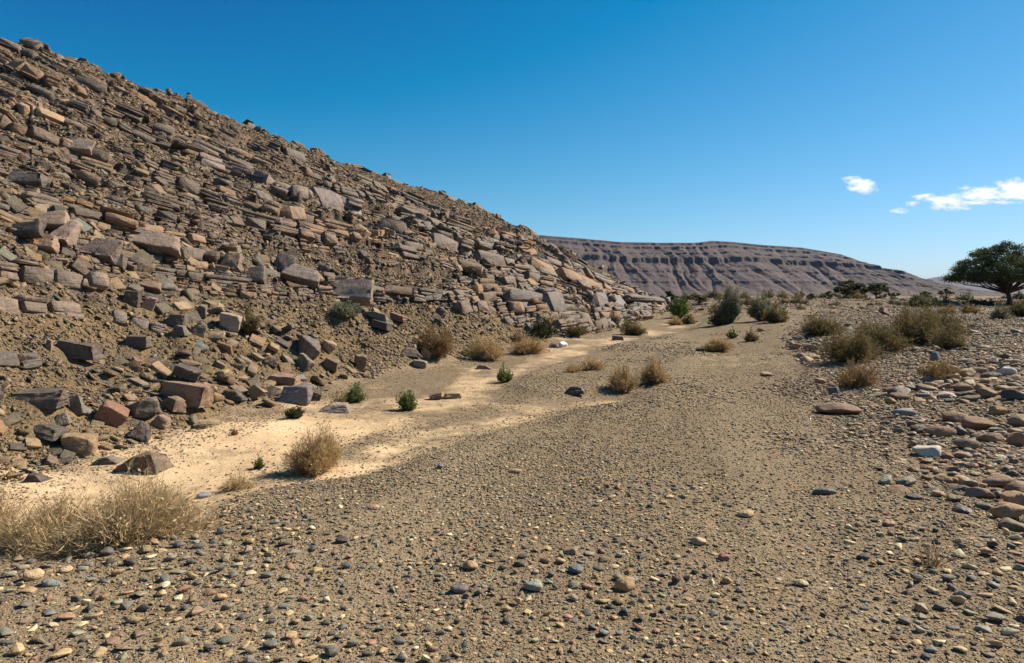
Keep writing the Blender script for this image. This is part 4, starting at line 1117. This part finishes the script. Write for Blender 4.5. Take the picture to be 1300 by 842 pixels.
# ---- trees
def tube(r, pts, rad, nseg=7):
    pts = np.array(pts); n = len(pts); V = []
    for i in range(n):
        d = pts[min(i+1, n-1)]-pts[max(i-1, 0)]; d /= np.linalg.norm(d)+1e-9
        a = np.cross(d, [0.3, .9, .2]); a /= np.linalg.norm(a); b_ = np.cross(d, a)
        for k in range(nseg):
            t_ = 2*math.pi*k/nseg; V.append(pts[i]+(a*math.cos(t_)+b_*math.sin(t_))*rad[i]*(1+.12*r.randn()))
    F = []
    for i in range(n-1):
        for k in range(nseg):
            a0, a1 = i*nseg+k, i*nseg+(k+1) % nseg; F += [[a0, a1, a1+nseg], [a0, a1+nseg, a0+nseg]]
    return np.array(V), np.array(F), np.ones((len(V), 4))
def make_tree(r, W, H, flat=.45, npad=80, nleaf=420, col=(.075, .095, .034), leaf=.12, trunkh=.28, lean=(0, 0), dens=.45):
    limbs = []; pads = []
    tr = H*.030+.03
    fork = np.array([lean[0]*H*.3, lean[1]*H*.3, H*trunkh])
    limbs.append(tube(r, [np.array([0, 0, -.25]), np.array([.02*H, 0, H*.02]), fork*np.array([.5, .5, .5])+r.randn(3)*.02*H, fork], [tr*1.7, tr*1.25, tr, tr*.95]))
    for i in range(npad):
        az = r.uniform(0, 2*math.pi); q = r.rand()**.55
        x, y = math.cos(az)*q*W*.5, math.sin(az)*q*W*.5
        top = H*(1-flat*q**2.2)*(1+.05*math.sin(az*3+1)); z = top-r.rand()**1.3*H*dens*(1-.5*q)-.04*H
        z = max(z, H*(trunkh+.12+.10*q))
        P = np.array([x+lean[0]*H*.3, y+lean[1]*H*.3, z]); pads.append(P)
        if i < 34:
            m1 = fork+(P-fork)*.4+np.array([0, 0, -.02*H])+r.randn(3)*.03*H; m2 = fork+(P-fork)*.75+r.randn(3)*.03*H+np.array([0, 0, .02*H])
            limbs.append(tube(r, [fork-np.array([0, 0, .04*H*r.rand()]), m1, m2, P], [tr*.55, tr*.33, tr*.17, tr*.06], 5))
    pads = np.array(pads); n = npad*nleaf; k = np.repeat(np.arange(npad), nleaf)
    rad = W*.075*r.uniform(.55, 1.35, npad)
    g = unit(r.randn(n, 3))*(r.rand(n, 1)**.45); tint = r.uniform(.75, 1.3, npad)
    P = pads[k]+g*rad[k][:, None]*np.array([1.15, 1.15, .50])
    P = P+.25*rad[k][:, None]*unit(r.randn(n, 3))*r.rand(n, 1)
    lv = leaves(r, P, leaf*r.uniform(.6, 1.4, n), np.array(col)*(tint[k]*r.uniform(.7, 1.3, n))[:, None])
    nt = npad*18; k2 = r.randint(0, npad, nt); D = unit(r.randn(nt, 3)*np.array([1, 1, .5])); A = pads[k2]; E = A+D*rad[k2][:, None]*r.uniform(.6, 1.25, (nt, 1))
    tw = ribbons(r, A, (A+E)/2+r.randn(nt, 3)*.03, E, leaf*.22, np.tile(np.array([[.09, .065, .045]]), (nt, 1)))
    return joinm(limbs), lv, tw
def put_tree(name, px, py, w, h, label, short, cat='tree', group=None, rmax=400, Yo=None, **kw):
    p = pick(px, py, rmax); 
    Y = p[1]
    W = w*Y/FPX; H = h*Y/FPX
    tr_, lv, tw = make_tree(rs, W, H, leaf=max(.06, 1.5*Y/683), **kw)
    root = bpy.data.objects.new(name, None); C.objects.link(root); root.location = tuple(p)
    link('trunk', mesh_from('trunk', *tr_[:2], M_BARK, tr_[2], True), root)
    cr = link('crown', mesh_from('crown', *lv[:2], M_LEAF, lv[2]), root)
    if h > 30: link('twigs', mesh_from('twigs', *tw[:2], M_TWIG, tw[2]), cr)
    tag(root, label, cat, group); USED.add(label); add_land(px, py-h/2, short)
    print(name, label, 'dist', round(Y), 'height', round(H, 1))
put_tree('acacia_tree', 1280, 386, 124, 79, 'large umbrella-shaped acacia tree with dark crown at the right border', 'large acacia', npad=200, nleaf=220, flat=.48, trunkh=.20, dens=.66, lean=(-.05, 0))
GT = 'scattered trees on the far plain'
for e in [(1080, 379.5, 36, 24, 'rounded olive acacia on the horizon under the far mountain', 'rounded olive acacia', dict(npad=60, nleaf=130, flat=.45, trunkh=.10, dens=.75, col=(.095,.088,.04))),
          (1112, 379.5, 30, 20, 'flat-topped green acacia right of the rounded olive one', 'flat-topped acacia', dict(npad=36, nleaf=110, flat=.35, trunkh=.25, col=(.085,.10,.04))),
          (1133, 380, 18, 10, 'low dark tree right of the flat-topped acacia', 'low dark tree', dict(npad=20, nleaf=80, flat=.4, trunkh=.1)),
          (1175, 379, 13, 9, 'tiny flat-topped tree where the mountain slopes to the plain', 'tiny flat-topped tree', dict(npad=16, nleaf=70, flat=.3, trunkh=.25)),
          (1201, 381, 18, 15, 'small olive tree left of the large acacia', 'small olive tree', dict(npad=20, nleaf=80, flat=.4, trunkh=.12, col=(.105,.095,.045))),
          (850, 390, 25, 21, 'round dark green tree behind the tip of the hill', 'round dark green tree', dict(npad=40, nleaf=120, flat=.5, trunkh=.06, col=(.05,.075,.028))),
          (887, 386, 18, 11, 'low dark tree between the round tree and the tall airy shrub', 'low dark left tree', dict(npad=24, nleaf=90, flat=.5, trunkh=.06)),
          (866, 386, 14, 9, 'small dark bushy tree just right of the round dark green one', 'small dark bushy tree', dict(npad=18, nleaf=80, flat=.5, trunkh=.06)),
          (1052, 380, 20, 10, 'low bushy tree left of the rounded olive acacia', 'low bushy tree', dict(npad=20, nleaf=80, flat=.5, trunkh=.06)),
          (1030, 381, 14, 8, 'small green bushy tree well left of the rounded olive acacia', 'small bushy tree', dict(npad=16, nleaf=70, flat=.5, trunkh=.06))]:
    put_tree('acacia_tree' if 'acacia' in e[4] else 'desert_tree', *e[:6], group=GT, **e[6])
# ---- far low shrubs, copies of four
PROTO = {}
def proto(style, k):
    if (style, k) not in PROTO:
        st, fo = shrub_parts(rs, 1.0, .55, style, 60, .035)
        V, F, c = joinm([st, fo]); PROTO[(style, k)] = mesh_from('shrub', V, F, M_TWIG, c)
    return PROTO[(style, k)]
rf = np.random.RandomState(5); done = 0
while done < 130:
    px = rf.uniform(870, 1299); py = 378.5+rf.rand()**1.5*20
    if px > 1000 and 394 < py: continue
    p = pick(px, py, 380)
    if p is None or hill_d(p[0], p[1]) > -1: continue
    style = rf.choice(['olive', 'brown', 'dark', 'greygreen'], p=[.4, .25, .2, .15]); Y = p[1]
    w = rf.uniform(5, 16)*(1.2 if py < 382 else .8)*Y/FPX; h = w*rf.uniform(.35, .7)
    w = min(w, 6)
    o = link('shrub', proto(style, rf.randint(2)), loc=(p[0], p[1], p[2]-.03)); o.scale = (w, w, h/.55); o.rotation_euler = (0, 0, rf.uniform(0, 6.28))
    cw = {'olive': 'olive', 'brown': 'brown', 'dark': 'dark', 'greygreen': 'grey-green'}[style]
    tag(o, describe(px, py, [cw, 'low', 'distant' if Y > 70 else 'small'], 'shrub'), 'shrub', 'low shrubs dotting the far terrace')
    done += 1

# ================================================================ FAR MOUNTAIN
def mountain():
    D0, Dc = 1750.0, 2550.0
    cpx = [380, 520, 600, 690, 740, 800, 860, 905, 925, 950, 1000, 1050, 1062, 1100, 1125, 1150, 1175, 1186, 1200, 1240]
    cpy = [300, 302, 300, 297, 301, 306, 307, 307, 304.5, 305.5, 310, 313, 315, 321, 329, 341, 349, 352, 358, 372]
    nu, nv = 1500, 330
    u = np.linspace(380, 1240, nu); v = np.linspace(0, 1.5, nv)
    U, Vv = np.meshgrid(u, v)
    # plan position: q metres back from the base line
    Yb = D0+(U-380)*.35; q = Vv*750
    Y = Yb+q; X = (U-CX)/FPX*(Yb+500)
    Hc = (HORIZ-np.interp(U, cpx, cpy))/FPX*(Yb+720)*1.0
    t = np.clip(q/720, 0, 1)
    # drainage: gullies running down the face, spurs between
    uu = X/78.0 + .9*fbm(X/260, X*0, 2, 61)
    wig = fbm(uu*.6, t*1.6, 3, 60)*1.5
    gl = np.abs(((uu*1.0+wig+.15*np.sin(t*5)) % 1.0)-.5)*2              # 0 in the gully, 1 on the spur
    gl2 = np.abs(((uu*3.1+wig*2) % 1.0)-.5)*2
    big = fbm(uu*.25, t*1.2, 3, 62)
    env = np.sin(np.pi*np.clip(t*1.02, 0, 1))**.8
    e = t**1.12 + env*(.075*(gl**.7-.5)+.012*(gl2-.5)+.13*big) + .02*fbm(uu*6, t*26, 3, 64)*env
    e = np.clip(e, 0, 1.0)
    lv = np.array([.22, .40, .60, .74, .87, .96])+0.0; hs = np.array([.03, .03, .085, .03, .05, .05])
    bend = .03*fbm(X/420, q/500, 3, 66)+.012*fbm(X/60, q/60, 2, 67)
    z = np.zeros_like(e); run = np.zeros_like(e)
    # talus / cliff staircase
    xs = [0]; ys = [0]
    for l, h in zip(lv, hs): xs += [l-.004-h*.10, l+.004+h*.10]; ys += [l-h*.5, l+h*.5]
    xs.append(1.0); ys.append(1.0)
    f = np.interp(np.clip(e+bend, 0, 1), xs, ys)
    z = f*Hc*(1+0*t)
    back = np.clip((q-720)/400, 0, 1); z = z*(1-.03*back)
    z = z + fbm(X/14, q/14, 3, 68)*3.0*env - 3
    V3 = np.stack([X, Y, z], -1).reshape(-1, 3)
    ix = np.arange(nu*nv).reshape(nv, nu)
    F = np.stack([ix[:-1, :-1], ix[:-1, 1:], ix[1:, 1:], ix[1:, :-1]], -1).reshape(-1, 4)
    # real strata colours by height in the section: dark resistant beds, paler shale slopes
    fr = np.clip(e+bend, 0, 1); cl = np.zeros_like(fr)
    for l, h in zip(lv, hs): cl = np.maximum(cl, np.exp(-((fr-l)/(h*.22+.006))**2)*(.75+1.0*fbm(X/700, fr*14, 3, 70)))
    Cc = np.ones((nu*nv, 4), np.float32); Cc[:, 0] = np.clip(cl, 0, 1).ravel(); Cc[:, 1] = (.5+fbm(X/500, fr*22, 3, 72)).ravel(); Cc[:, 2] = fr.ravel()
    m, t_, b = material('mountain_strata')
    at = t_.new('ShaderNodeAttribute', attribute_name='Col'); sp = t_.new('ShaderNodeSeparateColor', inp={0: at.outputs['Color']})
    co = t_.new('ShaderNodeTexCoord').outputs['Object']
    n1 = t_.noise(co, .035, 5, .65); n2 = t_.noise(co, .25, 4, .7)
    c = t_.mix(t_.maprange(sp.outputs[1], .2, .8), (.076, .053, .047), (.112, .077, .066))
    c = t_.mix(t_.maprange(n1, .35, .65), c, (.095, .069, .062))
    c = t_.mix(t_.math('MULTIPLY', sp.outputs[0], .8), c, (.050, .040, .040))
    vv = t_.maprange(n2, .25, .75, .72, 1.28); cc = t_.new('ShaderNodeCombineColor', inp={0: vv, 1: vv, 2: vv}).outputs[0]
    t_.l.new(t_.mix(1.0, c, cc, 'MULTIPLY'), b.inputs['Base Color']); b.inputs['Roughness'].default_value = .95
    bump(t_, b, n1, .6, 8.0)
    tag(link('far_mountain', mesh_from('far_mountain', V3, F, m, Cc, True)), kind='structure')
mountain()
def ridge():
    m, t_, b = material('distant_ridge_rock'); co = t_.new('ShaderNodeTexCoord').outputs['Object']
    n = t_.noise(co, .004, 5, .6); t_.l.new(t_.mix(n, (.10, .085, .085), (.17, .14, .13)), b.inputs['Base Color']); b.inputs['Roughness'].default_value = .95
    cpx = [1090, 1150, 1180, 1200, 1215, 1235, 1260, 1300, 1360, 1450, 1600, 1900]; cpy = [375, 366, 359, 353.5, 350.5, 349.5, 351, 354, 352, 356, 360, 368]
    nu, nv = 420, 60; u = np.linspace(1090, 1900, nu); v = np.linspace(0, 1.3, nv); U, Vv = np.meshgrid(u, v)
    Y = 9500+Vv*2200; X = (U-CX)/FPX*(9500+1700)
    H = (HORIZ-np.interp(U, cpx, cpy))/FPX*11600
    t = np.clip(Vv, 0, 1); z = H*(t**1.1+.12*fbm(X/450, t*3, 4, 80)*np.sin(np.pi*t))
    z = np.where(Vv > 1, H*(1-(Vv-1)*1.2), z)-4
    ix = np.arange(nu*nv).reshape(nv, nu); F = np.stack([ix[:-1, :-1], ix[:-1, 1:], ix[1:, 1:], ix[1:, :-1]], -1).reshape(-1, 4)
    tag(link('distant_ridge', mesh_from('distant_ridge', np.stack([X, Y, z], -1).reshape(-1, 3), F, m, None, True)), kind='structure')
ridge()

# ================================================================ AIR
def haze():
    bm = bmesh.new(); bmesh.ops.create_cube(bm, size=1)
    for v in bm.verts: v.co = Vector((v.co.x*64000, v.co.y*64000, -14+(v.co.z+.5)*614))
    me = bpy.data.meshes.new('haze'); bm.to_mesh(me); bm.free()
    m = bpy.data.materials.new('desert_air'); m.use_nodes = True; m.node_tree.nodes.clear(); t_ = NT(m.node_tree)
    o = t_.new('ShaderNodeOutputMaterial'); v = t_.new('ShaderNodeVolumePrincipled', inp={'Color': (.55, .66, .95, 1), 'Density': HAZE, 'Anisotropy': .0})
    t_.l.new(v.outputs[0], o.inputs['Volume']); me.materials.append(m)
    tag(link('haze', me), kind='stuff'); bpy.data.objects['haze']['label'] = 'thin blue desert haze softening the far mountains'; bpy.data.objects['haze']['category'] = 'haze'
HAZE = 1.8e-5
haze()

# ================================================================ SKY, SUN, CAMERA
sc = bpy.context.scene
w = bpy.data.worlds.new('World'); sc.world = w; w.use_nodes = True; w.node_tree.nodes.clear(); t = NT(w.node_tree)
sky = t.new('ShaderNodeTexSky', sky_type='NISHITA'); sky.sun_disc = False
sky.sun_elevation = R(SUN_EL); sky.sun_rotation = R(SUN_AZ); sky.altitude = 900; sky.air_density = 1.0; sky.dust_density = .3; sky.ozone_density = 2.2
# a polarised sky: a little of each channel taken away, most of it red
EXPO = .68
ks = .96/(.1*2**EXPO)
sv = t.new('ShaderNodeVectorMath', operation='SUBTRACT', inp={0: sky.outputs[0], 1: (1.72, 1.34, .0)})
sm_ = t.new('ShaderNodeVectorMath', operation='MULTIPLY', inp={0: t.new('ShaderNodeVectorMath', operation='MAXIMUM', inp={0: sv.outputs[0], 1: (0, .5, .5)}).outputs[0], 1: (.099*ks, .19*ks, .119*ks)})
sxyz = t.new('ShaderNodeSeparateXYZ', inp={0: sm_.outputs[0]})
gg = t.math('MULTIPLY', t.math('POWER', t.math('DIVIDE', sxyz.outputs[1], .19*ks), .75), .19*ks)
hs = t.new('ShaderNodeCombineXYZ', inp={0: sxyz.outputs[0], 1: gg, 2: sxyz.outputs[2]})
g = t.new('ShaderNodeTexCoord').outputs['Generated']; sp = t.new('ShaderNodeSeparateXYZ', inp={0: g})
ya = t.math('MAXIMUM', sp.outputs[1], .05)
a = t.math('DIVIDE', sp.outputs[0], ya); b_ = t.math('DIVIDE', sp.outputs[2], ya)
front = t.math('GREATER_THAN', sp.outputs[1], .1)
cv = t.new('ShaderNodeCombineXYZ', inp={0: a, 1: t.math('MULTIPLY', b_, 2.4), 2: 0.0}).outputs[0]
cn = t.noise(cv, 22, 7, .62, .5); cn2 = t.noise(cv, 60, 5, .65)
cov = None
for (px, py, hw, hh, amp, tilt) in [(1258, 248, 52, 11, 1.05, .0), (1310, 243, 60, 14, 1.15, -.05), (1208, 254, 52, 7, .85, .08), (1176, 250, 26, 6, .6, .0), (1095, 236, 20, 10, 1.1, -.25), (1142, 267, 13, 5, .7, 0), (1204, 263, 30, 6, .9, 0)]:
    ca, cb = (px-CX)/FPX, (HORIZ-py)/FPX
    da = t.math('DIVIDE', t.math('SUBTRACT', a, ca), hw/FPX); db = t.math('DIVIDE', t.math('SUBTRACT', t.math('SUBTRACT', b_, cb), t.math('MULTIPLY', t.math('SUBTRACT', a, ca), tilt)), hh/FPX)
    e = t.math('SUBTRACT', amp, t.math('MULTIPLY', t.math('ADD', t.math('MULTIPLY', da, da), t.math('MULTIPLY', db, db)), .55))
    cov = e if cov is None else t.math('MAXIMUM', cov, e)
dens = t.math('ADD', cov, t.math('MULTIPLY', t.math('ADD', t.math('SUBTRACT', cn, .5), t.math('MULTIPLY', t.math('SUBTRACT', cn2, .5), .5)), 3.0))
mask = t.math('MULTIPLY', t.maprange(dens, .34, .98), front)
shade = t.mix(t.maprange(dens, .4, 1.5), (6.1, 6.5, 6.8), (7.2, 7.3, 7.4))
cl = t.mix(mask, hs.outputs[0], shade)
bg = t.new('ShaderNodeBackground', inp={'Color': cl, 'Strength': .10})
t.l.new(bg.outputs[0], t.new('ShaderNodeOutputWorld').inputs[0])
sd = bpy.data.lights.new('sun', 'SUN'); sd.energy = 5.0; sd.angle = R(.53); sd.color = (1, .90, .75)
so = bpy.data.objects.new('sun', sd); C.objects.link(so)
dv = Vector((math.sin(R(SUN_AZ))*math.cos(R(SUN_EL)), math.cos(R(SUN_AZ))*math.cos(R(SUN_EL)), math.sin(R(SUN_EL))))
so.rotation_euler = dv.to_track_quat('Z', 'Y').to_euler(); so.location = (20, 0, 40)
cd = bpy.data.cameras.new('camera'); cd.lens = 24.0*FPX/866.667; cd.sensor_width = 36; cd.shift_y = -(421-HORIZ)/1300; cd.clip_end = 60000; cd.clip_start = .05
cam = bpy.data.objects.new('camera', cd); C.objects.link(cam); cam.location = (0, 0, CAMZ); cam.rotation_euler = (R(90), 0, 0); sc.camera = cam
sc.view_settings.view_transform = 'Standard'; sc.view_settings.look = 'None'; sc.view_settings.exposure = EXPO; sc.view_settings.gamma = 1
sc.view_settings.use_curve_mapping = False
sc.render.engine = 'CYCLES'; sc.cycles.max_bounces = 5; sc.cycles.diffuse_bounces = 2; sc.cycles.volume_bounces = 0; sc.cycles.transparent_max_bounces = 4
sc.cycles.use_adaptive_sampling = True; sc.cycles.adaptive_threshold = .02
